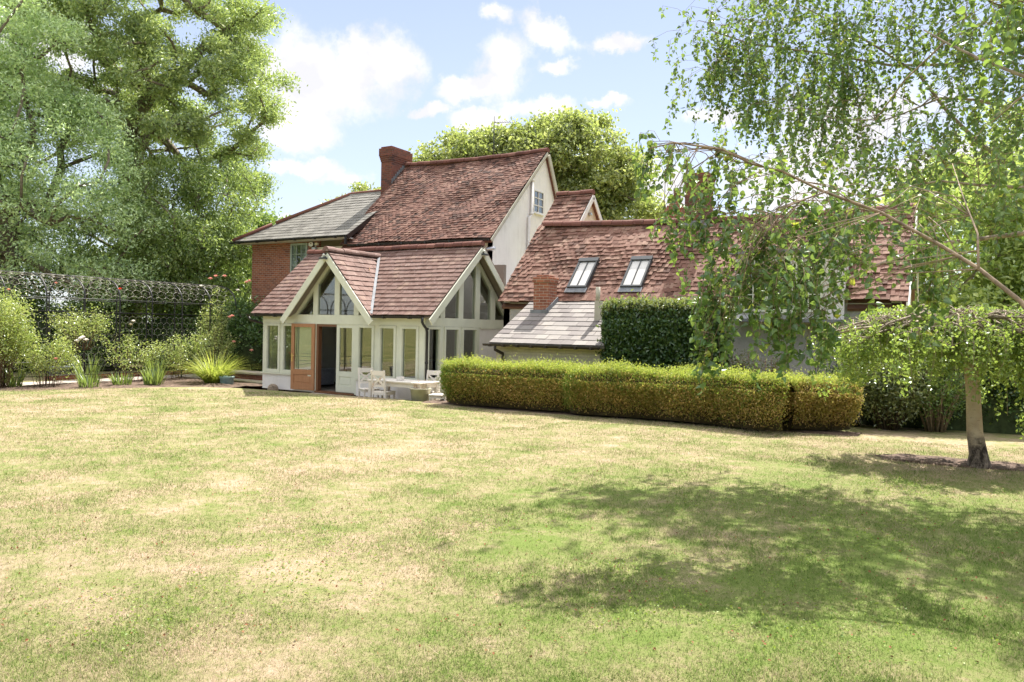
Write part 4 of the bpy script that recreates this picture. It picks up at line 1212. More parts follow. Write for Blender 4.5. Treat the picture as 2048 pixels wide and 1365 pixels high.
CG = 'white cross-back chairs round the garden table'
ch = make_chair('white cross-back chair at the left end of the garden table', CG)
ch.location = (-13.45, 15.35, -0.15); ch.rotation_euler = (0, 0, R(62))
copy_thing(ch, (-12.62, 14.98, -0.15), R(184), 'white cross-back chair with its back to the lawn, near side of the table', CG)
copy_thing(ch, (-11.72, 15.72, -0.15), R(8), 'white cross-back chair between garden table and window wall', CG)
copy_thing(ch, (-11.02, 15.25, -0.15), R(-75), 'white cross-back chair at the right end of the table, beside the hedge', CG)
t = thing('garden_table', 'white weathered wooden garden table outside the garden room', 'table', (-12.25, 15.32, -0.15))
mb = MB()
for k in range(6): mb.box(-.88, .88, -.42 + k * .14 + .002, -.42 + (k + 1) * .14 - .002, .70, .735)
mb.build('tabletop', 'shabby_white', t, 0.004)
for sx in (-1, 1):
    for sy in (-1, 1): MB().box(sx * .80 - .045, sx * .80 + .045, sy * .35 - .045, sy * .35 + .045, 0, .70).build('leg', 'shabby_white', t, 0.004)
mb = MB(); mb.box(-.75, .75, -.37, -.34, .59, .70); mb.box(-.75, .75, .34, .37, .59, .70); mb.box(-.82, -.79, -.3, .3, .59, .70); mb.box(.79, .82, -.3, .3, .59, .70)
mb.build('apron', 'shabby_white', t)
mb = MB(); w = .07
mb.box(-w, w, -w, -w + .008, 0, .10); mb.box(-w, w, w - .008, w, 0, .10); mb.box(-w, -w + .008, -w + .008, w - .008, 0, .10); mb.box(w - .008, w, -w + .008, w - .008, 0, .10); mb.box(-w, w, -w, w, 0.0, .006)
t = mb.build('candle_box', 'white_paint'); t.location = (-12.3, 15.25, 0.586); tag(t, 'small square pale box standing on the garden table', 'box')
t = thing('plant_pot', 'large tapering sage stone pot of dry grasses right of the garden table', 'plant pot', (-11.45, 15.0, -0.15))
MB().lathe([(0.001, 0.0), (0.17, 0.0), (0.18, 0.02), (0.255, 0.56), (0.27, 0.57), (0.27, 0.60), (0.235, 0.60), (0.225, 0.52), (0.001, 0.52)], (0, 0, 0), 32).build('pot', 'stone_pot', t)


# ------------------------------------------------------------------ foliage machinery
def nrm(a): return a / np.maximum(np.linalg.norm(a, axis=1, keepdims=True), 1e-6)


def leaves(name, P, size, mat, parent=None, aspect=0.45, up=0.5, droop=0.0, fold=0.25, shape=4, N=None, T=None, rng=RNG, loc=(0, 0, 0)):
    P = np.asarray(P, float); n = len(P)
    if N is None:
        N = rng.normal(size=(n, 3)); N[:, 2] += up
    N = nrm(N)
    if T is None:
        T = rng.normal(size=(n, 3)); T[:, 2] -= droop
    T = nrm(T - N * (T * N).sum(1, keepdims=True))
    B = np.cross(N, T)
    s = (size * rng.uniform(0.65, 1.3, n))[:, None]
    w = s * aspect
    if shape == 4:
        v = np.stack([P - T * s * .5, P + B * w * .5 + N * w * fold, P + T * s * .5, P - B * w * .5 + N * w * fold], 1).reshape(-1, 3)
        k = np.arange(n)[:, None] * 4
        F = np.concatenate([k + np.array([[0, 1, 2]]), k + np.array([[0, 2, 3]])], 0)
    else:
        prof = [(0.0, 0.0), (0.36, 0.06), (0.50, 0.28), (0.34, 0.62), (0.0, 1.0)]
        vs_ = [P + T * s * 0, P + B * w * .40 + T * s * .08 + N * w * fold * .7, P + B * w * .5 + T * s * .32 + N * w * fold, P + B * w * .27 + T * s * .66 + N * w * fold * .4, P + T * s - N * s * .08,
               P - B * w * .27 + T * s * .66 + N * w * fold * .4, P - B * w * .5 + T * s * .32 + N * w * fold, P - B * w * .40 + T * s * .08 + N * w * fold * .7]
        v = np.stack(vs_, 1).reshape(-1, 3); k = np.arange(n)[:, None] * 8
        F = np.concatenate([k + np.array([[0, 1, 2, 3, 4]]), k + np.array([[0, 4, 5, 6, 7]])], 0)
    return np_mesh(name, v, F, mat, parent, False, loc)


def blades(name, P, L, width, mat, parent=None, lean=0.5, droop=0.8, seg=4, rng=RNG, loc=(0, 0, 0), az=None):
    """arching strap leaves"""
    P = np.asarray(P, float); n = len(P)
    a = rng.uniform(0, 2 * np.pi, n) if az is None else az
    D = np.stack([np.cos(a), np.sin(a), np.zeros(n)], 1); S_ = np.stack([-np.sin(a), np.cos(a), np.zeros(n)], 1)
    ln = L * rng.uniform(0.6, 1.15, n); le = lean * rng.uniform(0.2, 1.2, n)
    V = []
    for i in range(seg + 1):
        t = i / seg
        out = ln * (le * t + droop * le * t * t); z = ln * (t - droop * le * t ** 2.4 * 0.9)
        w = width * (1 - t ** 2) * 0.5 + 0.0006
        c = P + D * out[:, None]; c[:, 2] += z
        V.append(c - S_ * w); V.append(c + S_ * w)
    v = np.stack(V, 1).reshape(-1, 3); k = np.arange(n)[:, None] * (2 * (seg + 1))
    F = np.concatenate([k + np.array([[2 * i, 2 * i + 1, 2 * i + 3, 2 * i + 2]]) for i in range(seg)], 0)
    return np_mesh(name, v, F, mat, parent, False, loc)


def tubes_mesh(name, segs, mat, parent=None, n=5, loc=(0, 0, 0)):
    """segs: list of (pts, radii)"""
    mb = MB()
    for pts, rs in segs: mb.tube(pts, rs, n)
    o = mb.build(name, mat, parent); return o


def skeleton(trunk, targets, r0, rng, kmin=0.012, wob=0.12, expo=0.5):
    """grow limbs from trunk nodes to every target; returns tube segments"""
    nodes = [Vector(p) for p in trunk]; par = [-1] + list(range(len(trunk) - 1)); nt = len(trunk)
    base = Vector(trunk[-1])
    T = sorted([Vector(t) for t in targets], key=lambda q: (q - base).length)
    A = np.array([list(p) for p in nodes]); dep = [0.0] * nt
    starts = max(1, nt // 2)
    for q in T:
        d = np.linalg.norm(A - np.array(q), axis=1) + np.array(dep) * 0.12
        d[:starts] += 100
        # prefer parents that are closer to the trunk than the target
        j = int(np.argmin(d)); p = nodes[j]
        L = (q - p).length
        k = 2 if L > 1.0 else 1
        last = j
        for i in range(1, k + 1):
            c = p.lerp(q, i / k)
            if i < k: c = c + Vector((rng.uniform(-1, 1), rng.uniform(-1, 1), rng.uniform(-.2, 1))) * L * wob
            nodes.append(c); par.append(last); dep.append(dep[last] + L / k); last = len(nodes) - 1
            A = np.vstack([A, np.array(c)])
    cnt = [0] * len(nodes); child = [[] for _ in nodes]
    for i, p_ in enumerate(par):
        if p_ >= 0: child[p_].append(i)
    order = sorted(range(len(nodes)), key=lambda i: -i)
    for i in order:
        if not child[i]: cnt[i] = 1
        if par[i] >= 0: cnt[par[i]] += cnt[i]
    tot = max(1, cnt[0])
    rad = [max(kmin, r0 * (c / tot) ** expo) for c in cnt]
    segs = []
    def walk(i, chain):
        while True:
            chain.append(i)
            if not child[i]: break
            cs = sorted(child[i], key=lambda c: -cnt[c])
            for c in cs[1:]: pend.append([i, c])
            i = cs[0]
        return chain
    pend = [[0]]
    while pend:
        s = pend.pop()
        if len(s) == 1: ch_ = walk(s[0], [])
        else: ch_ = walk(s[1], [s[0]])
        if len(ch_) < 2: continue
        rs = [rad[c] for c in ch_]
        if len(s) == 2: rs[0] = rs[1]
        segs.append(([nodes[c] for c in ch_], rs))
    return segs


def ell_points(ells, n, rng, shell=0.5, holes=0.0, hs=0.35):
    """random points inside ellipsoids, biased to the outside; holes cut by noise"""
    w = np.array([e[3] * e[4] * e[5] for e in ells]) ** 0.8; w = w / w.sum(); out = []
    while len(out) < n:
        e = ells[rng.choice(len(ells), p=w)]
        d = rng.normal(size=3); d /= np.linalg.norm(d)
        r = rng.uniform(0, 1) ** (1 / 3.0); r = shell + (1 - shell) * r if rng.uniform() < 0.7 else r
        p = np.array(e[:3]) + d * r * np.array(e[3:6])
        if holes > 0 and noise.noise(Vector(p * hs)) < -0.5 + holes: 
            continue
        out.append(p)
    return np.array(out)


def make_tree(name, label, base, ells, nclump, nleaf, rc, lsize, mat, bark='bark', r0=0.35, th=None, aspect=0.4, droop=0.2, up=0.5, holes=0.15, shell=0.5, lean=(0, 0), seed=1, group=None, cat='tree', nb=None, hs=0.35, wob=0.12):
    rng = np.random.default_rng(seed); rr = random.Random(seed)
    t = wthing(name, label, cat, tuple(base), group)
    C = ell_points(ells, nclump, rng, shell, holes, hs)
    th = th if th else (C[:, 2].min() - base[2]) * 1.1
    b = Vector(base); top = b + Vector((lean[0], lean[1], th))
    trunk = [b + (top - b) * k / 4 + Vector((rr.uniform(-.1, .1), rr.uniform(-.1, .1), 0)) * (1 if 0 < k < 4 else 0) for k in range(5)]
    cen = Vector(C.mean(0)); trunk.append(top.lerp(cen, 0.5)); 
    sub = C if nb is None else C[:nb]
    segs = skeleton(trunk, [tuple(c) for c in sub], r0, rr, wob=wob)
    tubes_mesh('trunk', segs, bark, t)
    k = rng.integers(0, len(C), nleaf)
    P = C[k] + rng.normal(size=(nleaf, 3)) * np.array([rc, rc, rc * 0.62])
    leaves('crown', P, lsize, mat, t, aspect, up, droop, rng=rng)
    return t


# ------------------------------------------------------------------ trees behind
make_tree('ash_tree', 'tall spreading ash tree with dark limbs and open feathery crown at the left', (-32.3, 20.6, -0.2),
          [(-31.5, 20.9, 13.2, 6.0, 5.5, 6.5), (-27.9, 22.6, 10.8, 3.5, 3.4, 3.4), (-33.5, 19.5, 16.0, 6.2, 5.5, 5.0), (-30.0, 21.5, 15.4, 3.3, 3.6, 4.2), (-35.5, 18.8, 12.0, 5.0, 5.0, 5.5)],
          460, 150000, 0.31, 0.18, 'ash_leaf', r0=0.55, th=5.0, aspect=0.38, droop=0.2, holes=0.46, shell=0.5, seed=3, hs=0.30, nb=300, wob=0.2)
make_tree('willow_tree', 'pale silvery green leafy tree filling the far left edge', (-31.5, 15.2, -0.2),
          [(-30.8, 15.4, 7.0, 4.6, 3.6, 4.6), (-31.8, 14.6, 11.2, 4.2, 3.4, 3.4), (-28.8, 16.8, 5.8, 2.8, 2.6, 3.4), (-33, 13.0, 8.0, 3.5, 3.0, 5.0)],
          400, 110000, 0.34, 0.15, 'pale_leaf', r0=0.4, th=2.8, aspect=0.36, droop=0.3, holes=0.24, shell=0.5, seed=5, nb=200, wob=0.2)
make_tree('cherry_tree', 'mid green drooping cherry tree above the far end of the rose tunnel', (-28.0, 20.4, -0.1),
          [(-28.0, 20.2, 5.6, 2.9, 2.6, 3.2), (-26.6, 21.6, 3.9, 2.2, 2.2, 2.3), (-29.6, 19.3, 4.6, 2.4, 2.2, 2.6), (-26.7, 21.0, 6.8, 1.7, 1.6, 2.0)],
          260, 52000, 0.34, 0.16, 'cherry_leaf', r0=0.26, th=2.0, aspect=0.40, droop=1.2, holes=0.10, seed=7)
make_tree('chestnut_tree', 'broad lime green tree behind the house roof with a wide flat top', (-25.4, 37.5, -0.2),
          [(-24.6, 36.8, 10.6, 3.7, 3.0, 2.7), (-27.0, 36.0, 10.0, 1.9, 2.0, 2.0), (-22.6, 38.2, 11.2, 2.6, 2.6, 2.5)],
          210, 36000, 0.42, 0.26, 'chestnut_leaf', r0=0.4, th=5.0, aspect=0.55, droop=0.3, holes=0.10, seed=9)
make_tree('chestnut_tree', 'tall round lime green tree right of the white gable', (-18.9, 40.2, -0.2),
          [(-18.9, 40.0, 11.2, 3.6, 3.2, 3.2), (-20.4, 39.6, 12.3, 2.2, 2.2, 2.2), (-17.3, 40.6, 9.2, 3.0, 2.6, 2.8), (-20, 39.5, 8.5, 2.5, 2.5, 2.5)],
          260, 45000, 0.42, 0.26, 'chestnut_leaf', r0=0.42, th=5.0, aspect=0.55, droop=0.3, holes=0.12, seed=10)
make_tree('sapling_tree', 'thin top of a small pale tree peeping over the slate roof', (-26.4, 28.8, -0.2),
          [(-26.0, 28.9, 8.2, 1.25, 0.8, 0.85), (-27.3, 28.2, 7.7, 0.55, 0.5, 0.5)], 46, 2600, 0.20, 0.17, 'chestnut_leaf', r0=0.12, th=6.0, aspect=0.5, holes=0.22, seed=12, hs=0.9)
make_tree('distant_tree', 'dark rounded tree far off left of the brick wall', (-40.5, 34.2, -0.2),
          [(-40.5, 34.2, 5.6, 3.4, 3, 3.6), (-44, 31, 5.5, 3.5, 3, 3.5)], 130, 22000, 0.5, 0.28, 'under_leaf', r0=0.3, th=2.5, aspect=0.5, seed=13)
UG = 'leafy understorey trees behind the rose tunnel'
for i, (lab, x, y, z_, r_, m_) in enumerate([
        ('low leafy understorey tree filling the gap at the far left', -36.5, 13.5, 3.2, 3.2, 'under_leaf'), ('low leafy understorey tree under the ash trunk', -35.0, 18.5, 3.4, 3.2, 'under_leaf'),
        ('low leafy understorey tree right of the ash trunk', -32.0, 22.8, 3.2, 3.0, 'cherry_leaf'), ('low leafy understorey tree just left of the brick wall', -28.3, 25.0, 2.9, 2.7, 'under_leaf')]):
    make_tree('understorey_tree', lab, (x, y, -0.2), [(x, y, z_, r_, r_, r_ * 1.05)], 150, 22000, 0.42, 0.17, m_, r0=0.14, th=0.8, aspect=0.42, holes=0.0, seed=160 + i, group=UG)
t = wthing('woodland_edge', 'x', 'x', (-5, -25, -0.2))
bpy.data.objects.remove(t)
rngw = np.random.default_rng(9)
Ew = [(-34 + 9 * i, -24 + 3 * math.sin(i * 2.1), 5.5 + 1.5 * math.sin(i * 1.3), 5.5, 4, 6 + math.sin(i * 1.7)) for i in range(9)]
Pw = ell_points(Ew, 26000, rngw, 0.7)
o = leaves('woodland', Pw, 0.85, 'under_leaf', None, 0.6, 0.4, 0.3, rng=rngw); tag(o, 'belt of trees across the lawn, mirrored in the windows', 'woodland', kind='stuff')
rng_ = random.Random(77)
LB = ['pale yellow-green woodland tree beyond the wing, nearest its end wall', 'pale woodland tree rising above the clipped hedge at the right edge', 'far woodland tree glimpsed between birch limbs at the right', 'slender woodland tree behind the others at the right']
for i, (x, y, zc_, rx, rz_) in enumerate([(-0.2, 29.5, 4.0, 2.6, 3.8), (3.4, 31.0, 4.6, 3.2, 4.4), (1.4, 38.0, 6.0, 4.0, 5.6), (7.0, 34.0, 5.0, 3.5, 5.0)]):
    make_tree('woodland_tree', LB[i], (x, y, -0.2), [(x, y, zc_, rx, rx, rz_)], 110, 20000, 0.42, 0.22, 'woodland_leaf', bark='bark_pale', r0=0.16, th=1.6, aspect=0.5, holes=0.25, seed=20 + i, group='pale trees beyond the right wing', hs=0.5)
# dark evergreens under the trees
for i, (lab, x, y, rx, ry, rz_, mat) in enumerate([
        ('dark glossy laurel bush against the brick wall', -23.1, 19.4, 1.35, 0.8, 2.5, 'laurel_leaf'),
        ('dark laurel bush left of the brick wall behind the roses', -25.6, 20.6, 1.6, 1.2, 2.3, 'laurel_leaf'),
        ('deep green bush below the cherry tree', -28.0, 19.8, 2.0, 1.3, 2.3, 'under_leaf'),
        ('deep green bush behind the middle of the rose tunnel', -29.6, 17.4, 1.9, 1.4, 2.6, 'cherry_leaf'),
        ('dark bush behind the left half of the rose tunnel', -30.6, 15.0, 1.9, 1.5, 2.7, 'under_leaf'),
        ('dark bush at the far left behind the rose tunnel', -31.0, 12.4, 2.0, 1.6, 2.8, 'under_leaf')]):
    t = wthing('evergreen_bush', lab, 'bush', (x, y, 0)); rng = np.random.default_rng(60 + i)
    E_ = [(x, y, rz_ * .5, rx, ry, rz_ * .58)]
    C = ell_points(E_, 90, rng, 0.75, 0.0)
    C = C[C[:, 2] > 0.1]
    k = rng.integers(0, len(C), 9000); P = C[k] + rng.normal(size=(9000, 3)) * 0.22
    P = P[P[:, 2] > 0.03]
    leaves('foliage', P, 0.13, mat, t, 0.45, 0.7, 0.2, rng=rng)
    segs = skeleton([(x, y, -0.05), (x, y, .2), (x, y, .5), (x, y, .9)], [tuple(c) for c in C[:30]], 0.06, random.Random(i)); tubes_mesh('stems', segs, 'bark', t)
    mb = MB(); n_ = 14; V = []
    prof = [(0.05, 0.02), (0.72, 0.04), (0.80, 0.35), (0.74, 0.65), (0.5, 0.88), (0.04, 0.95)]
    mb.lathe([(r, z * rz_) for r, z in prof], (0, 0, 0), 14); mb.v = [(x + a * rx, y + b * ry, c) for a, b, c in mb.v]
    mb.build('core', 'core_dark', t)


# ------------------------------------------------------------------ hedges
def hedge(name, label, path, half, z0, ztop, n_side, n_top, lsz, mat_side, mat_top, core='core_brown', seed=1, group=None, bulge=0.16, taper=0.30, aspect=0.45, rag=0.045, dense_end=None, cat='hedge', green_end=None, bot=0.05, gold_from=1e9):
    """clipped hedge along path [(x,y)..] with rounded cross-section"""
    rng = np.random.default_rng(seed)
    t = wthing(name, label, cat, (path[0][0], path[0][1], z0), group)
    P = [Vector((x, y)) for x, y in path]
    seg = [(P[i + 1] - P[i]).length for i in range(len(P) - 1)]; tot = sum(seg)
    def at(s):
        for i, l in enumerate(seg):
            if s <= l or i == len(seg) - 1:
                d = (P[i + 1] - P[i]).normalized(); return P[i] + d * min(s, l), d
            s -= l
    H = ztop - z0
    def surf(s, q):
        """s along -half..tot+half ; q 0..1 round the section from front bottom over the top to back bottom"""
        # section: superellipse
        a = math.pi * q
        cx = -math.cos(a); sz = math.sin(a)
        ex = 0.32 if taper == 0 else 0.46
        u = math.copysign(abs(cx) ** ex, cx); z = abs(sz) ** ex
        sc = max(0.0, min(s, tot)); over = s - sc
        k = math.sqrt(max(0.0, 1 - (over / half) ** 2)) if over else 1.0
        k = max(k, 0.02) ** 0.6
        p, d = at(sc); nv = Vector((-d.y, d.x))   # left normal, +Y side when going +X
        wid = half * (1 + bulge * math.sin(math.pi * min(1, z * 0.9)) - taper * (1 - z) ** 1.5)
        zz = bot + (H - bot) * z * (1.0 - 0.10 * (1 - k))
        q2 = p + d * over + nv * (u * wid * k)
        w = noise.noise(Vector((q2.x * 1.1, q2.y * 1.1, zz * 1.2 + seed))) * (0.06 if taper == 0 else 0.13) + noise.noise(Vector((q2.x * 3.4, q2.y * 3.4, zz * 4 + seed))) * 0.045
        nn = Vector((nv.x * u, nv.y * u, 0)) * (1 if abs(u) > .6 else .4) + Vector((0, 0, z if abs(u) < .93 else .15))
        if over: nn += Vector((d.x, d.y, 0)) * (over / half) * 1.2
        nn.normalize()
        zg = lawn_z(q2.x, q2.y) if name == 'box_hedge' or name == 'box_bush' else z0
        return Vector((q2.x, q2.y, zg + zz)) + nn * w, nn
    # core
    V = []; F = []; ns = max(8, int((tot + 2 * half) / 0.12)); nq = 22
    for i in range(ns + 1):
        s = -half * .97 + (tot + 1.94 * half) * i / ns
        for j in range(nq + 1):
            p, nn = surf(s, j / nq); V.append(tuple(p - nn * 0.07))
    for i in range(ns):
        for j in range(nq):
            a = i * (nq + 1) + j; F.append((a, a + 1, a + nq + 2, a + nq + 1))
    np_mesh('core', V, F, core, t)
    def scatter(n, top):
        PP = []; NN = []
        while len(PP) < n:
            s = rng.uniform(-half, tot + half)
            q = rng.uniform(0.28, 0.72) if top else (rng.uniform(0.0, 0.36) if rng.uniform() < 0.8 else rng.uniform(0.64, 1.0))
            p, nn = surf(s, q)
            isup = nn.z > 0.55
            if top != isup and rng.uniform() < 0.85: continue
            zz = (p.z - z0) / H
            if zz < 0.2 and rng.uniform() > 0.3 + zz * 3: continue
            PP.append(tuple(p + nn * float(rng.normal() * rag * (1.5 if top else 1) + (-.02) + (rng.exponential(.05) if rng.uniform() < .06 else 0)))); NN.append(tuple(nn))
        return np.array(PP), np.array(NN)
    for n, top, mat in ((n_side, False, mat_side), (n_top, True, mat_top)):
        PP, NN = scatter(n, top)
        Nn = NN * 0.5 + rng.normal(size=NN.shape) * 0.75
        T = rng.normal(size=NN.shape) * 0.6 + NN * 0.5; T[:, 2] += 0.7
        if green_end is not None and not top:
            msk = (PP[:, 0] < green_end + rng.normal(size=len(PP)) * 0.25)
            msk |= (PP[:, 2] > z0 + H * 0.80 + rng.normal(size=len(PP)) * 0.22) & (rng.uniform(size=len(PP)) < .8)
            msk |= rng.uniform(size=len(PP)) < .08
            leaves('foliage', PP[msk], lsz, 'hedge_green_leaf', t, aspect, N=Nn[msk], T=T[msk], rng=rng)
            gold = ~msk & (PP[:, 0] > gold_from + rng.normal(size=len(PP)) * 0.7); dry = ~msk & ~gold
            leaves('foliage', PP[dry], lsz, mat, t, aspect, N=Nn[dry], T=T[dry], rng=rng)
            if gold.any(): leaves('foliage', PP[gold], lsz, 'hedge_gold_leaf', t, aspect, N=Nn[gold], T=T[gold], rng=rng)
        else:
            leaves('foliage', PP, lsz, mat, t, aspect, N=Nn, T=T, rng=rng)
    # bare stems at the foot
    mb = MB(); rr = random.Random(seed)
    for i in range(int(tot * 10) + 4):
        s = rr.uniform(-half * .5, tot + half * .5); p, d = at(max(0, min(s, tot)))
        o = rr.uniform(-.6, .6) * half; b = Vector((p.x - d.y * o, p.y + d.x * o, z0 - 0.02))
        mb.tube([b, b + Vector((rr.uniform(-.06, .06), rr.uniform(-.06, .06), 0.14)), b + Vector((rr.uniform(-.15, .15), rr.uniform(-.15, .15), 0.32))], [0.012, 0.010, 0.006], 5)
    mb.build('stems', 'twig_dark', t)
    return t


HG = 'clipped box hedges dividing lawn and terrace'
hedge('box_hedge', 'long clipped box hedge, its green left end beside the white garden table', [(-10.0, 14.80), (-7.25, 14.95)], 0.50, 0.17, 1.19, 32000, 15000, 0.045, 'hedge_dry_leaf', 'hedge_top_leaf', seed=41, group=HG, green_end=-10.05)
hedge('box_hedge', 'long brownish clipped box hedge, middle and largest of the hedge line', [(-6.60, 14.66), (-5.0, 14.56), (-3.7, 14.32), (-2.95, 14.04)], 0.54, 0.20, 1.20, 44000, 19000, 0.045, 'hedge_dry_leaf', 'hedge_top_leaf', seed=42, group=HG, green_end=-6.95, gold_from=-4.2)
hedge('box_bush', 'rounded golden box bush closing the right end of the hedge line', [(-2.55, 14.72), (-2.05, 15.08)], 0.54, 0.20, 1.17, 15000, 6000, 0.045, 'hedge_gold_leaf', 'hedge_top_leaf', seed=43, cat='bush')
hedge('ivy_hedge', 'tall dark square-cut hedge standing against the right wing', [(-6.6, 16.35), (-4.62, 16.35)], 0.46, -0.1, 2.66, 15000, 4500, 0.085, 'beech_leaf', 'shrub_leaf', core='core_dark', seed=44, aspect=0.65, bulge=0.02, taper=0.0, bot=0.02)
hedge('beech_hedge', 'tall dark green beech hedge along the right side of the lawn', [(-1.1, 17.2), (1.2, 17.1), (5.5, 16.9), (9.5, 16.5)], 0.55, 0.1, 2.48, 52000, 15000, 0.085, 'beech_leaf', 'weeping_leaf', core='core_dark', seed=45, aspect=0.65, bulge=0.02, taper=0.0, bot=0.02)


# ------------------------------------------------------------------ shrubs by the hedge line
def shrub(name, label, c, rx, ry, h, nst, nl, lsz, leafm, stemm, seed, cat='shrub', base_r=0.12, fl=None, up=0.4, aspect=0.45, z_lo=0.12, rc=0.07, group=None, spread=1.0, stem_r=0.012):
    rng = np.random.default_rng(seed); rr = random.Random(seed)
    t = wthing(name, label, cat, tuple(c), group)
    tips = []; mb = MB()
    for i in range(nst):
        a = rr.uniform(0, 2 * math.pi); r = math.sqrt(rr.uniform(0.02, 1)); hz_ = rr.uniform(0.55, 1.0) * (1 - 0.25 * r)
        e = Vector((c[0] + rx * r * math.cos(a), c[1] + ry * r * math.sin(a), c[2] + h * hz_))
        b = Vector((c[0] + base_r * math.cos(a) * r, c[1] + base_r * math.sin(a) * r, c[2] - 0.03))
        m1 = b.lerp(e, 0.35) + Vector((rr.uniform(-.06, .06), rr.uniform(-.06, .06), h * 0.10))
        m2 = b.lerp(e, 0.7) + Vector((rr.uniform(-.08, .08), rr.uniform(-.08, .08), h * 0.08))
        mb.tube([b, m1, m2, e], [stem_r, stem_r * .8, stem_r * .55, stem_r * .25], 5)
        for k in range(7):
            q = (m1.lerp(m2, k / 3) if k < 3 else m2.lerp(e, (k - 3) / 3))
            tips.append(tuple(q))
            if k > 1 and rr.random() < .7:
                w = q + Vector((rr.uniform(-1, 1), rr.uniform(-1, 1), rr.uniform(0, 1))) * 0.16 * spread
                mb.tube([q, w], [stem_r * .4, stem_r * .2], 4); tips.append(tuple(w))
    mb.build('stems', stemm, t)
    T_ = np.array(tips); k = rng.integers(0, len(T_), nl); P = T_[k] + rng.normal(size=(nl, 3)) * rc * spread
    P = P[P[:, 2] > c[2] + z_lo]
    leaves('foliage', P, lsz, leafm, t, aspect, up, 0.2, rng=rng)
    if fl:
        for (mat, pts, r) in fl:
            for p in pts: rose(t, p, r, mat, rr)
    return t


def rose(parent, p, r, mat, rr):
    """a full rose of overlapping cupped petals"""
    mb = MB(); p = Vector(p)
    for ring, (n, rad, hh) in enumerate(((5, 1.0, 0.15), (5, 0.75, 0.4), (4, 0.45, 0.6))):
        for k in range(n):
            a = 2 * math.pi * (k + 0.5 * ring) / n + rr.uniform(-.2, .2); ca, sa = math.cos(a), math.sin(a)
            d = Vector((ca, sa, 0)); s = Vector((-sa, ca, 0)); u = Vector((0, 0, 1)); rr_ = r * rad
            V = [p, p + d * rr_ * .6 + s * rr_ * .6 + u * r * hh * .5, p + d * rr_ + s * rr_ * .3 + u * r * (hh + .25), p + d * rr_ - s * rr_ * .3 + u * r * (hh + .25), p + d * rr_ * .6 - s * rr_ * .6 + u * r * hh * .5]
            mb.add(V, [(0, 1, 2, 3, 4)])
    mb.lathe([(0.01, -.3 * r), (.3 * r, -.1 * r), (.4 * r, .3 * r), (.2 * r, .75 * r)], tuple(p), 7)
    mb.build('flower', mat, parent)


shrub('azalea_shrub', 'loose reddish-stemmed shrub against the roughcast wall behind the hedge', (-3.7, 16.6, 0.0), 0.95, 0.5, 1.75, 70, 5200, 0.05, 'shrub_leaf', 'red_stem', 71, fl=[('magenta_petal', [(-4.35, 16.35, 1.20), (-4.30, 16.32, 1.16)], 0.06)], z_lo=0.3)
shrub('euonymus_shrub', 'variegated evergreen shrub with pale edged leaves in front of the beech hedge', (-1.05, 16.1, 0.12), 0.78, 0.45, 1.62, 70, 9500, 0.075, 'shrub_leaf', 'twig_dark', 72, z_lo=0.0, rc=0.12)
shrub('viburnum_shrub', 'straggling shrub with dry silvery twigs under the weeping birch', (-0.25, 16.25, 0.15), 0.6, 0.4, 1.75, 60, 5200, 0.06, 'under_leaf', 'twig', 73, z_lo=0.0, rc=0.12)
shrub('dark_shrub', 'small dark bush between the golden box bush and the beech hedge', (-1.75, 16.5, 0.1), 0.6, 0.45, 1.45, 50, 5200, 0.07, 'beech_leaf', 'twig_dark', 74, z_lo=0.0, rc=0.12)
t = wthing('garden_obelisk', 'thin black metal plant obelisk behind the hedge', 'obelisk', (-2.2, 16.5, 0.1))
for sx in (-1, 1):
    for sy in (-1, 1): mb = MB(); mb.tube([(-2.2 + sx * .24, 16.4 + sy * .2, 0.1), (-2.2 + sx * .18, 16.4 + sy * .15, 1.75)], 0.011, 6); mb.build('leg', 'iron', t)
mb = MB()
for z, k in ((0.9, .21), (1.5, .19)):
    mb = MB(); mb.tube([(-2.2 - k, 16.4 - k * .83, z), (-2.2 + k, 16.4 - k * .83, z), (-2.2 + k, 16.4 + k * .83, z), (-2.2 - k, 16.4 + k * .83, z), (-2.2 - k, 16.4 - k * .83, z)], 0.009, 5); mb.build('rail', 'iron', t)


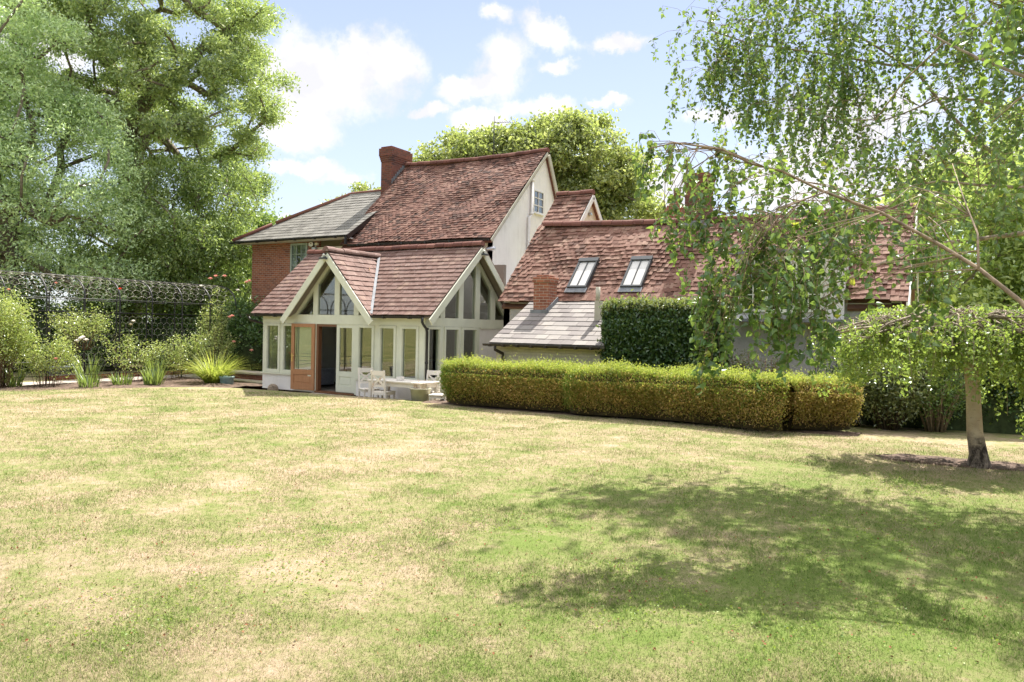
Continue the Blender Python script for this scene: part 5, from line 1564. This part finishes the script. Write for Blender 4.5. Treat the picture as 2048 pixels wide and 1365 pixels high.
# ------------------------------------------------------------------ rose tunnel
def rose_tunnel():
    t = wthing('rose_tunnel', 'long black iron rose tunnel with arched hoops and hexagonal wire mesh', 'garden tunnel', (-23.9, 12, 0))
    x0, x1 = -24.9, -22.9; ys = [5.3 + 1.12 * k for k in range(13)]
    xc = (x0 + x1) / 2; hw = 1.0; zs, zt = 2.62, 3.34
    def arc(a): return (xc + hw * math.cos(a), zs + (zt - zs) * math.sin(a) ** 0.9 if math.sin(a) > 0 else zs)
    for y in ys:
        mb = MB()
        P = [(x1, y, -0.08), (x1, y, 1.2), (x1, y, zs)] + [(arc(math.pi * k / 14)[0], y, arc(math.pi * k / 14)[1]) for k in range(1, 14)] + [(x0, y, zs), (x0, y, 1.2), (x0, y, -0.08)]
        mb.tube(P, 0.023, 8)
        mb.build('hoop', 'iron', t)
    for i, (x, z) in enumerate([(x1, 2.62), (x1, 2.22), (x1, 0.60), (x1, 0.30), (x0, 2.62), (x0, 2.22), (x0, 0.60), (x0, .3), (xc, zt + .01)]):
        mb = MB(); mb.tube([(x + (.02 if x == x1 else -.02 if x == x0 else 0), ys[0], z), (x + (.02 if x == x1 else -.02 if x == x0 else 0), ys[-1], z)], 0.011, 6)
        for y in ys: mb.lathe([(0.001, -.024), (.02, -.014), (.024, 0), (.02, .014), (.001, .024)], (x + (.025 if x == x1 else -.025 if x == x0 else 0), y, z), 8)
        mb.build('rail', 'iron', t)
    # hexagonal wires: over the arch and on the far side
    def hexes(uv2p, U, Vv, a, name):
        mb = MB(); seen = set(); h = a * math.sqrt(3)
        rows = int(Vv / (1.5 * a)) + 1; cols = int(U / h) + 1
        for r in range(rows):
            for c in range(cols):
                cu = c * h + (h / 2 if r % 2 else 0); cv = r * 1.5 * a
                pts = [(cu + a * math.sin(math.pi / 3 * k), cv + a * math.cos(math.pi / 3 * k)) for k in range(6)]
                for k in range(3):
                    p, q = pts[k], pts[k + 1]
                    if not (0 <= p[0] <= U and 0 <= q[0] <= U and 0 <= p[1] <= Vv and 0 <= q[1] <= Vv): continue
                    mb.tube([uv2p(*p), uv2p(*q)], 0.0032, 3)
        mb.build(name, 'wire', t)
    Y0, Y1 = ys[0], ys[-1]
    hexes(lambda u, v: (arc(math.pi * v / 2.75)[0], Y0 + u, arc(math.pi * v / 2.75)[1]), Y1 - Y0, 2.75, 0.17, 'mesh_panel')
    hexes(lambda u, v: (x0, Y0 + u, 0.32 + v), Y1 - Y0, 1.9, 0.14, 'mesh_panel')
    return t


rose_tunnel()
RG = 'climbing roses along the tunnel'
PK = 'pink_petal'
rs = [
    # label, centre, rx, ry, h, stems, leaves, flowers
    ('dense pale climbing rose smothering the near left end of the tunnel', (-22.75, 10.6, 0.02), 0.70, 0.95, 3.05, 60, 13000, [(PK, [(-22.2, 11.9, 3.0), (-22.3, 10.7, 2.75)], 0.05)]),
    ('bushy rose with a pink flower cluster, second bay of the tunnel', (-22.35, 11.75, 0.02), 0.75, 0.75, 1.65, 20, 2800, [('white_petal', [(-21.72, 12.35, 1.42), (-21.7, 12.5, 1.38), (-21.75, 12.43, 1.46), (-21.74, 12.26, 1.35)], 0.07), (PK, [(-21.8, 11.7, 0.85)], 0.06)]),
    ('yellowish climbing rose along the rail above the second and third bays', (-22.75, 12.9, 1.1), 0.35, 0.9, 1.35, 26, 1900, [('white_petal', [(-22.1, 14.2, 1.95)], 0.07), ('cream_petal', [(-22.1, 14.12, 1.85)], 0.06)]),
    ('broad climbing rose spreading over the middle bays of the tunnel', (-22.75, 14.7, 0.02), 0.50, 1.35, 1.8, 16, 1700, [('red_petal', [(-22.5, 14.0, 2.95)], 0.06)]),
    ('twisted bare-stemmed rose leaning over the fifth bay', (-22.45, 16.0, 0.02), 0.50, 0.85, 1.6, 13, 1300, []),
    ('rose with coral flowers behind the clump of ornamental grass', (-22.35, 17.3, 0.02), 0.50, 0.85, 1.9, 18, 1900, [(PK, [(-21.7, 17.6, 2.20), (-21.72, 17.7, 1.30), (-21.4, 18.2, 1.0), (-21.75, 17.55, 2.16)], 0.075)]),
    ('tall rose with salmon blooms at the far end of the tunnel', (-23.1, 18.1, 0.02), 0.55, 0.7, 3.5, 30, 2600, [(PK, [(-22.6, 17.6, 3.60), (-22.62, 17.4, 3.5), (-22.5, 17.9, 3.62), (-22.3, 18.7, 3.45), (-22.2, 18.75, 3.5)], 0.08), ('white_petal', [(-22.4, 18.4, 3.15), (-22.6, 17.0, 3.22)], 0.07)]),
]
for i, (lab, c, rx, ry, h, nst, nl, fl) in enumerate(rs):
    shrub('climbing_rose', lab, c, rx, ry, h, nst, nl, 0.062, 'rose_leaf', 'rose_stem', 90 + i, cat='rose', fl=fl, group=RG, rc=0.10, aspect=0.6, z_lo=0.12 if c[2] < 1 else -1, spread=1.2, stem_r=0.0065, base_r=0.30)


def clump(name, label, c, n, L, w, mat, r, lean, droop, seed, cat, group=None, dry=0):
    rng = np.random.default_rng(seed); t = wthing(name, label, cat, tuple(c), group)
    a = rng.uniform(0, 2 * np.pi, n); q = np.sqrt(rng.uniform(0, 1, n)) * r
    P = np.stack([c[0] + q * np.cos(a), c[1] + q * np.sin(a), np.full(n, c[2])], 1)
    blades('leaves', P, L, w, mat, t, lean, droop, 6, rng, az=a + rng.normal(size=n) * 0.7)
    mb = MB(); mb.lathe([(r * .9, -.05), (r * 0.7, 0.03), (0.01, 0.05)], tuple(c), 10); mb.build('crown_base', 'soil', t)
    return t


clump('ornamental_grass', 'big arching clump of bright yellow-green grass at the corner of the terrace', (-20.45, 15.9, 0.0), 520, 1.25, 0.024, 'grass_leaf', 0.24, 0.75, 0.85, 120, 'grass clump')
IG = 'sword-leaved iris clumps in the rose bed'
for i, (lab, c, L, n) in enumerate([
        ('large iris clump below the middle bays of the tunnel', (-22.3, 15.1, 0.03), 0.85, 90), ('iris clump behind the second tunnel post', (-23.3, 13.5, 0.03), 0.95, 80),
        ('low grey-green iris clump nearest the lawn edge', (-21.2, 12.3, 0.05), 0.45, 70), ('low bright iris clump beside the third tunnel post', (-21.4, 13.4, 0.05), 0.42, 80),
        ('wide iris clump between third and fifth bays close to the lawn', (-20.9, 14.1, 0.05), 0.55, 120), ('iris clump at the extreme left below the dense rose', (-22.9, 11.1, 0.03), 0.8, 60)]):
    clump('iris_clump', lab, c, n, L, 0.032, 'iris_leaf', 0.26, 0.42, 0.35, 130 + i, 'iris', IG)
# pot contents
rng = np.random.default_rng(5)
pp = np.stack([rng.normal(size=120) * .08, rng.normal(size=120) * .08, np.full(120, 0.52)], 1)
pot = [o for o in COL.objects if o.name == 'plant_pot'][0]
blades('dry_grass', pp, 0.32, 0.006, 'dry_straw', pot, 0.55, 0.4, 4, rng)
t = thing('blue_pot', 'blue-grey glazed pot tucked behind the ornamental grass by the steps', 'plant pot', (-19.75, 15.85, -0.15))
MB().lathe([(0.001, 0), (0.13, 0), (0.20, 0.2), (0.21, 0.36), (0.24, 0.42), (0.22, 0.44), (0.19, 0.40), (0.001, 0.38)], (0, 0, 0), 24).build('pot', 'blue_glaze', t)
t = thing('planter_trough', 'grey-blue tub standing on the grass beyond the rose tunnel', 'tub', (-26.3, 14.2, -0.02))
MB().lathe([(0.001, 0), (0.30, 0), (0.36, 0.34), (0.40, 0.36), (0.40, 0.39), (0.36, 0.39), (0.34, 0.30), (0.001, 0.30)], (0, 0, 0), 26).build('tub', 'grey_plastic', t)
MB().tube([(-.38, 0, .36), (-.2, -.05, .44), (.2, -.05, .44), (.38, 0, .36)], 0.012, 6).build('handle', 'grey_plastic', t)
# woven ball by the wall
mb = MB(); rr = random.Random(8)
for k in range(46):
    a = Vector((rr.gauss(0, 1), rr.gauss(0, 1), rr.gauss(0, 1))).normalized(); b = a.orthogonal().normalized(); c = a.cross(b)
    mb.tube([b * .155 * math.cos(2 * math.pi * j / 16) + c * .155 * math.sin(2 * math.pi * j / 16) + a * rr.uniform(-.015, .015) for j in range(17)], 0.0075, 4)
mb.lathe([(0.01, -.13), (.1, -.09), (.135, 0), (.1, .09), (.01, .13)], (0, 0, 0), 12)
t = mb.build('wicker_ball', 'wicker'); t.location = (-17.52, 15.72, 0.02); tag(t, 'round woven willow ball on the terrace against the low white wall', 'ornament')
# steps up to the back garden at the left of the garden room
t = wthing('garden_steps', 'two broad stone steps with brick risers left of the garden room', 'steps', (-19.2, 17.6, -0.15))
for k, (z, y) in enumerate(((-.15, 16.7), (.08, 17.3))):
    MB().box(-22.6, -18.32, y, y + 0.7, z - .1, z + .17).build('riser', 'old_brick', t)
    MB().box(-22.65, -18.31, y - .04, y + 0.72, z + .171, z + .23).build('tread', 'patio_stone', t, 0.006)
t = wthing('brick_edging', 'low red brick edging behind the rose bed', 'edging', (-25.2, 14.5, 0))
MB().box(-25.25, -25.03, 13.2, 19.3, -0.1, 0.14).build('brickwork', 'red_brick', t, 0.01)
# dark red wooden bench end with grey cushion
t = wthing('garden_bench', 'dark red-brown wooden seat with grey cushion just left of the garden room', 'bench', (-19.4, 18.3, 0.3))
MB().box(-20.1, -19.0, 18.1, 18.7, 0.60, 0.66).build('seat', 'red_wood', t, 0.01)
mb = MB(); mb.beam((-20.1, 18.75, .66), (-20.1, 18.85, .98), .05, .05, (0, 1, 0)); mb.beam((-19.0, 18.75, .66), (-19.0, 18.85, 1.08), .05, .05, (0, 1, 0)); mb.beam((-20.1, 18.8, .86), (-19.0, 18.8, .98), .03, .24); mb.build('backrest', 'red_wood', t)
for x in (-20.05, -19.05): MB().box(x - .03, x + .03, 18.12, 18.7, 0.31, 0.60).build('leg', 'red_wood', t)
MB().box(-20.0, -19.1, 18.15, 18.6, 0.661, 0.76).build('cushion', 'fabric_grey', t, 0.03)


# ------------------------------------------------------------------ weeping birch
def weeping_birch():
    rng = np.random.default_rng(200); rr = random.Random(200)
    b = Vector((0.33, 11.5, 0.27))
    t = wthing('weeping_birch', 'small weeping birch with pale flaking trunk and a flat umbrella crown', 'tree', tuple(b))
    top = Vector((0.20, 11.62, 1.70))
    P = [b + Vector((0, 0, -.1)), b + Vector((0.0, 0, 0.05)), b + Vector((-.02, 0, .22)), b.lerp(top, .35) + Vector((-.01, 0, 0)), b.lerp(top, .7), top, Vector((0.13, 11.66, 2.0)), Vector((0.0, 11.7, 2.2))]
    mb = MB(); mb.tube(P, [.19, .15, .115, .098, .086, .080, .07, .06], 20)
    o = mb.build('trunk', 'birch_bark', t)
    # root flare wobble
    for v in o.data.vertices:
        k = noise.noise(Vector(v.co) * 5) * (0.035 if v.co.z < 0.75 else 0.012)
        v.co.x += k; v.co.y += k * .6
    segs = []; hang = []
    nl = 46
    for i in range(nl):
        a = 2 * math.pi * i / nl + rr.uniform(-.1, .1)
        r = rr.uniform(0.7, 1.0)
        ex, ey = (1.85 if math.cos(a) < 0 else 1.7), 1.35
        s = Vector((0.0, 11.7, 2.12))
        e = Vector((0.0 + math.cos(a) * ex * r - .05, 11.7 + math.sin(a) * ey * r, 2.2 - 0.30 * r + rr.uniform(-.1, .12)))
        m1 = s.lerp(e, .35) + Vector((rr.uniform(-.1, .1), rr.uniform(-.1, .1), .20 + rr.uniform(-.1, .1))); m2 = s.lerp(e, .7) + Vector((rr.uniform(-.15, .15), rr.uniform(-.15, .15), .12 + rr.uniform(-.1, .1)))
        segs.append(([s, m1, m2, e], [.035, .022, .014, .007]))
        for j in range(16):
            q = rr.uniform(.15, 1.0)
            p = s.lerp(m1, q / .35) if q < .35 else (m1.lerp(m2, (q - .35) / .35) if q < .7 else m2.lerp(e, (q - .7) / .3))
            w = p + Vector((rr.uniform(-.3, .3), rr.uniform(-.3, .3), rr.uniform(-.08, .10)))
            segs.append(([p, p.lerp(w, .5) + Vector((0, 0, .05)), w], [.008, .006, .004]))
            if rr.random() < .75:
                dist = math.hypot(w.x, (w.y - 11.7) * 1.2) / 1.8
                hl = rr.uniform(.12, .42) + (0.3 if dist > .5 else 0) * rr.random() + (0.6 * rr.random() ** 2 if w.x > .5 else 0) + (0.35 if rr.random() < .12 else 0)
                segs.append(([w, w + Vector((rr.uniform(-.08, .08), rr.uniform(-.08, .08), -hl * .5)), w + Vector((rr.uniform(-.1, .1), rr.uniform(-.1, .1), -hl))], [.004, .003, .002]))
                hang.append((w, hl))
    tubes_mesh('branches', segs, 'bark_pale', t, 5)
    PP = []
    for w, hl in hang:
        for k in range(int(hl * 100) + 12):
            q = rr.random(); PP.append((w.x + rr.gauss(0, .045), w.y + rr.gauss(0, .045), w.z - q * hl + rr.gauss(0, .03)))
    leaves('crown', PP, 0.052, 'weeping_leaf', t, 0.75, 0.2, 1.3, rng=rng, shape=4)
    return t


weeping_birch()

# ------------------------------------------------------------------ big silver birch over the right of the picture
BR = [[(0.67, 4.92, 1.72), (0.48, 5.04, 1.97), (0.33, 5.07, 2.21), (0.12, 5.18, 2.4), (-0.09, 5.29, 2.57), (-0.43, 5.32, 2.79), (-0.76, 5.35, 2.95), (-1.04, 5.3, 3.09), (-1.24, 5.3, 3.18), (-1.42, 5.2, 3.26), (-1.69, 5.04, 3.31), (-1.84, 4.95, 3.26)],
      [(1.46, 8.51, 3.11), (0.89, 8.18, 2.99), (0.51, 7.96, 2.92), (0.25, 7.81, 2.89), (-0.12, 7.58, 2.83), (-0.31, 7.47, 2.76), (-0.65, 7.28, 2.58), (-0.84, 7.17, 2.49), (-1.02, 7.06, 2.43)],
      [(1.36, 7.99, 3.33), (0.84, 7.8, 3.32), (0.48, 7.71, 3.29), (0.16, 7.64, 3.32), (-0.14, 7.58, 3.37), (-0.33, 7.58, 3.35), (-0.68, 7.49, 3.23)],
      [(1.38, 9.16, 3.35), (0.55, 8.91, 3.61), (0.18, 8.92, 3.95), (-0.09, 8.99, 4.3), (-0.38, 9.06, 4.78), (-0.77, 9.06, 5.13), (-1.18, 9.05, 5.45), (-1.59, 8.93, 5.7)],
      [(1.13, 7.63, 3.68), (0.68, 7.36, 3.91), (0.43, 7.21, 4.09), (0.12, 7.27, 4.31), (-0.13, 7.46, 4.54), (-0.29, 7.49, 4.68)],
      [(1.57, 9.28, 3.83), (0.96, 9.03, 4.04), (0.42, 8.83, 4.27), (0.12, 8.77, 4.37), (-0.18, 8.71, 4.42), (-0.53, 8.62, 4.26), (-0.89, 8.52, 4.13)],
      [(1.45, 9.9, 4.75), (0.55, 9.49, 5.03), (-0.11, 9.22, 4.89), (-0.67, 9.01, 4.91), (-1.29, 8.76, 5.04), (-2.01, 8.44, 5.17), (-2.4, 8.22, 5.32)],
      [(0.12, 5.18, 2.4), (0.1, 5.39, 2.63), (0.04, 5.71, 2.9), (-0.05, 6.0, 3.19)],
      [(-0.76, 5.35, 2.95), (-0.9, 5.27, 2.89), (-1.05, 5.07, 2.77), (-1.19, 4.87, 2.63)]]
BR += [[(2.4, 8.4, 6.2), (1.4, 8.6, 6.3), (0.4, 8.9, 6.25), (-.6, 8.9, 6.2), (-1.6, 8.7, 6.1)], [(2.2, 8.5, 4.5), (1.5, 7.9, 4.7), (1.5, 7.0, 4.5), (1.3, 6.3, 4.3), (.6, 6.3, 3.9), (.2, 6.6, 3.6)], [(-0.13, 7.46, 4.54), (-.45, 7.8, 4.35), (-.7, 8.1, 4.1), (-1.1, 8.3, 4.2), (-1.5, 8.3, 4.4)]]
BR_R = [.0155, .030, .020, .030, .022, .022, .024, .010, .008, .03, .028, .012]
FO = [(-1.92, 8.5, 5.06, 0.83, 0.66, 1), (-2.29, 8.28, 4.83, 0.33, 0.55, 0.9), (-1.33, 8.73, 4.93, 0.77, 0.71, 0.9), (-1.29, 8.53, 4.39, 0.48, 0.37, 0.9), (-1.74, 8.26, 4.37, 0.43, 0.24, 0.8), (-0.34, 8.85, 5.07, 1.04, 0.52, 0.8), (0.27, 8.52, 4.47, 0.53, 0.62, 0.8), (-0.63, 8.21, 3.88, 0.84, 0.39, 0.9), (0.0, 7.89, 3.7, 0.63, 0.41, 0.8), (0.46, 7.23, 4.46, 0.4, 0.48, 0.8), (0.19, 4.29, 3.57, 0.22, 0.12, 0.5), (-0.88, 7.02, 3.43, 0.65, 0.26, 0.9), (-0.4, 6.26, 2.94, 0.45, 0.26, 0.8), (-0.88, 5.52, 2.86, 0.35, 0.21, 0.8), (-1.33, 5.37, 3.15, 0.25, 0.16, 0.6), (-1.64, 5.18, 3.12, 0.27, 0.18, 0.8), (-1.53, 5.13, 2.74, 0.14, 0.28, 0.8), (-1.18, 5.11, 2.56, 0.3, 0.2, 0.9), (-0.89, 5.28, 2.5, 0.37, 0.23, 1), (-1.04, 5.07, 2.25, 0.39, 0.2, 0.9), (-1.32, 4.91, 2.18, 0.18, 0.26, 0.8), (-0.79, 5.1, 2.09, 0.16, 0.14, 0.8), (-0.58, 5.69, 2.7, 0.28, 0.21, 0.8), (-0.12, 5.5, 2.65, 0.19, 0.16, 0.6), (-1.87, 5.05, 3.24, 0.11, 0.14, 0.6), (-1.4, 4.86, 1.92, 0.07, 0.13, 0.7), (-0.09, 5.28, 2.26, 0.09, 0.15, 0.6), (0.2, 6.62, 3.22, 0.3, 0.19, 0.8), (0.28, 7.59, 3.05, 0.3, 0.21, 0.7), (-1.77, 5.11, 2.79, 0.09, 0.11, 0.4), (-0.93, 5.02, 2.03, 0.13, 0.13, 0.5),
      # parts of the crown above and to the right of the view
      (-1.2, 8.8, 6.2, 1.3, 0.7, 0.7), (0.4, 9.0, 6.0, 1.2, 0.8, 0.7), (1.4, 8.0, 5.0, 0.9, 1.0, 0.7), (1.6, 6.5, 4.4, 0.8, 0.9, 0.7), (-0.2, 9.3, 7.2, 1.2, 0.7, 0.6)]


BR = [[(x * 1.24, y * 1.24, 2 + (z - 2) * 1.24) for x, y, z in b] if sum(p[2] for p in b) / len(b) > 3.7 else [(x * 1.2, y * 1.2, 2 + (z - 2) * 1.2) for x, y, z in b] for b in BR]
FO = [(x * 1.24, y * 1.24, 2 + (z - 2) * 1.24, rh * 1.24, rv * 1.24, d * .95) if z > 3.75 else (x * 1.2, y * 1.2, 2 + (z - 2) * 1.2, rh * 1.2, rv * 1.2, d * .8) for x, y, z, rh, rv, d in FO]


def silver_birch():
    rng = np.random.default_rng(300); rr = random.Random(300)
    base = (3.5, 8.9, 0.3)
    t = wthing('silver_birch', 'large silver birch whose hanging leafy branches reach in from the right', 'tree', base)
    mb = MB(); mb.tube([(3.5, 8.9, 0.1), (3.48, 8.9, 0.6), (3.4, 8.85, 2.0), (3.2, 9.0, 3.6), (3.0, 9.3, 5.2), (2.8, 9.6, 7.0), (2.5, 10.0, 9.4)], [.30, .24, .20, .17, .13, .09, .04], 18)
    mb.build('trunk', 'birch_bark', t)
    roots = [(3.4, 8.8, 1.75), (3.3, 8.95, 2.7), (3.25, 8.95, 3.1), (3.2, 9.0, 3.4), (3.15, 9.1, 3.9), (3.1, 9.2, 4.5), (3.0, 9.3, 5.2)]
    segs = []; nodes = []
    for i, b in enumerate(BR):
        pts = [Vector(p) for p in b]; r0 = BR_R[i]
        if i < 7:
            s = Vector(roots[i]); mid = s.lerp(pts[0], .5) + Vector((0, 0, -.05 if i == 0 else .1)); pts = [s, mid] + pts
            rs = [r0 * 1.5, r0 * 1.25] + [r0 * (1 - .85 * k / (len(b) - 1)) + .003 for k in range(len(b))]
        else: rs = [r0 * (1 - .8 * k / (len(b) - 1)) for k in range(len(b))]
        # gentle crookedness
        pts = [p + Vector((rr.uniform(-1, 1), rr.uniform(-1, 1), rr.uniform(-1, 1))) * .015 for p in pts]
        segs.append((pts, rs))
        for k in range(len(pts) - 1):
            for q in (0.0, .5): nodes.append((pts[k].lerp(pts[k + 1], q), rs[k]))
    tubes_mesh('branch', [segs[0], segs[7], segs[8]], 'twig', t, 8); tubes_mesh('branch', segs[1:7] + segs[9:], 'bark_pale', t, 8)
    A = np.array([list(p) for p, _ in nodes])
    A0 = A.copy()
    tw = []; L = []; TT = []
    for (x, y, z, rh, rv, dn) in FO:
        dist = math.sqrt(x * x + y * y + (z - 2) ** 2)
        near = dist < 7.6
        ntw = int(dn * rh * rv * (430 if near else 215)) + 5
        # a local limb reaching the clump
        c = np.array((x, y, z)); d = np.linalg.norm(A0 - c, axis=1); 
        d = d + np.maximum(0, np.abs(A0[:, 2] - z) - .5) * 1.5
        js = np.argsort(d)[:8]; s = Vector(A0[int(js[0])])
        cc = Vector(c); lc = []
        k2 = 7
        for i in range(k2):
            s = Vector(A0[int(js[rr.randrange(len(js))])])
            e = cc + Vector((rr.uniform(-.8, .8) * rh, rr.uniform(-.8, .8) * rh * .7, rr.uniform(-.1, .8) * rv))
            if (e - s).length > 1.3: s = cc + Vector((rr.uniform(-.3, .3) * rh, rr.uniform(-.3, .3) * rh, .3 * rv))
            m_ = s.lerp(e, .5) + Vector((rr.uniform(-.1, .1), rr.uniform(-.1, .1), .10 * (e - s).length))
            tw.append(([s, m_, e], [.0045, .0035, .0025]))
            lc += [m_.lerp(e, q / 4) for q in range(5)]
        for i in range(ntw):
            off = Vector((max(-1.15, min(1.15, rr.gauss(0, .62))) * rh, rr.gauss(0, .55) * rh * .8, max(-1.2, min(1.2, rr.gauss(0.1, .6))) * rv))
            p = cc + off
            q = sorted(lc, key=lambda w: (w - p).length)[rr.randrange(6)]
            if (q - p).length > .5: q = p + (q - p).normalized() * .45
            ln = rr.uniform(.12, .34) if near else rr.uniform(.15, .42)
            tw.append(([q, q.lerp(p, .5) + Vector((0, 0, .04)), p], [.0024, .002, .0016]))
            e = p + Vector((rr.uniform(-.25, .25) * ln, rr.uniform(-.25, .25) * ln, -ln))
            m_ = p.lerp(e, .5) + Vector((rr.uniform(-.03, .03), rr.uniform(-.03, .03), 0))
            tw.append(([p, m_, e], [.0022, .0018, .0012]))
            nlv = int(ln / .021)
            for k in range(nlv):
                u = (k + rr.random()) / nlv
                c0 = p.lerp(m_, u * 2) if u < .5 else m_.lerp(e, u * 2 - 1)
                a = rr.uniform(0, 6.28); st = Vector((math.cos(a), math.sin(a), -.3)) * .018
                L.append(tuple(c0 + st)); TT.append((math.cos(a) * .8, math.sin(a) * .8, -1.0 + rr.uniform(-.4, .6)))
            for k in range(2):
                u = rr.random(); c0 = q.lerp(p, u); a = rr.uniform(0, 6.28)
                L.append(tuple(c0)); TT.append((math.cos(a), math.sin(a), -.5))
    tubes_mesh('twigs', tw, 'twig', t, 4)
    L = np.array(L); TT = np.array(TT)
    N = rng.normal(size=L.shape); N[:, 2] += .25
    leaves('foliage', L, 0.057, 'birch_leaf', t, 0.80, N=N, T=TT, shape=8, fold=.18, rng=rng)
    print('birch leaves', len(L))
    return t


silver_birch()


# ------------------------------------------------------------------ grass and litter on the lawn
def grass():
    rng = np.random.default_rng(500)
    n = 700000
    f = 3.2 + 17.0 * rng.uniform(0, 1, n) ** 1.55
    s = np.where(rng.uniform(size=n) < .74, rng.uniform(-0.8, 0.8, n), rng.normal(size=n) * 1.15) * f
    x = s * math.cos(YAW) - f * math.sin(YAW); y = s * math.sin(YAW) + f * math.cos(YAW)
    ok = (y < 14.5) & (x > -21 + np.maximum(0, y - 9.6) * 0.55)
    ok &= ~((y > 14.15) & (x > -10.4)) & ~(((x - .1) / 1.0) ** 2 + ((y - 11.75) / .3) ** 2 < 1) & ~((x > -21) & (y > 14.3))
    x, y, f = x[ok], y[ok], f[ok]
    z = 0.40 - 0.25 * (lambda q: q * q * (3 - 2 * q))(np.clip((f - 5) / 14, 0, 1)) + 0.015 * np.sin(x * .9 + y * .4) * (lambda q: q * q * (3 - 2 * q))(np.clip((f - 2) / 6, 0, 1))
    n = len(x); P = np.stack([x, y, z - 0.006], 1)
    a = rng.uniform(0, 2 * np.pi, n); L = rng.uniform(.008, .024, n) * (1 + f * .03) * np.where(rng.uniform(size=n) < .12, 1.9, 1.0); w = rng.uniform(.0012, .0024, n) * (0.7 + f * .16)
    D = np.stack([np.cos(a), np.sin(a), np.zeros(n)], 1); lean = rng.uniform(.1, 1.6, n)
    T = D * (L * lean)[:, None]; T[:, 2] += L
    b = a + rng.normal(size=n) * .6 + 1.57; S_ = np.stack([np.cos(b), np.sin(b), np.zeros(n)], 1) * w[:, None]
    v = np.stack([P - S_, P + S_, P + T], 1).reshape(-1, 3)
    F = np.arange(n * 3).reshape(-1, 3)
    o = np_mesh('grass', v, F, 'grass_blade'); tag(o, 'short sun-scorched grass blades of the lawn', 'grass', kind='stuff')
    n = 5200; cen = np.stack([rng.uniform(-.6, .6, 40), 3.6 + 7 * rng.uniform(0, 1, 40) ** 1.3], 1); k = rng.integers(0, 40, n)
    f = cen[k, 1] + rng.normal(size=n) * .22; s = cen[k, 0] * cen[k, 1] + rng.normal(size=n) * .3
    x = s * math.cos(YAW) - f * math.sin(YAW); y = s * math.sin(YAW) + f * math.cos(YAW)
    z = np.array([lawn_z(a_, b_) for a_, b_ in zip(x, y)]) + .014
    o = leaves('clover', np.stack([x, y, z], 1), 0.016, 'hedge_green_leaf', None, 0.9, 2.5, 0, rng=rng); tag(o, 'patches of low green clover growing through the dry lawn', 'clover', kind='stuff')
    # tiny brown litter
    n = 1500; f = 3.6 + 9 * rng.uniform(0, 1, n) ** 1.2; s = rng.uniform(-.7, .7, n) * f
    x = s * math.cos(YAW) - f * math.sin(YAW); y = s * math.sin(YAW) + f * math.cos(YAW)
    z = np.array([lawn_z(a_, b_) for a_, b_ in zip(x, y)]) + .012
    o = leaves('fallen_leaves', np.stack([x, y, z], 1), 0.018, 'dead_leaf', None, 0.7, 2.0, 0, rng=rng); tag(o, 'scattered dry brown leaves lying on the lawn', 'leaf litter', kind='stuff')


grass()
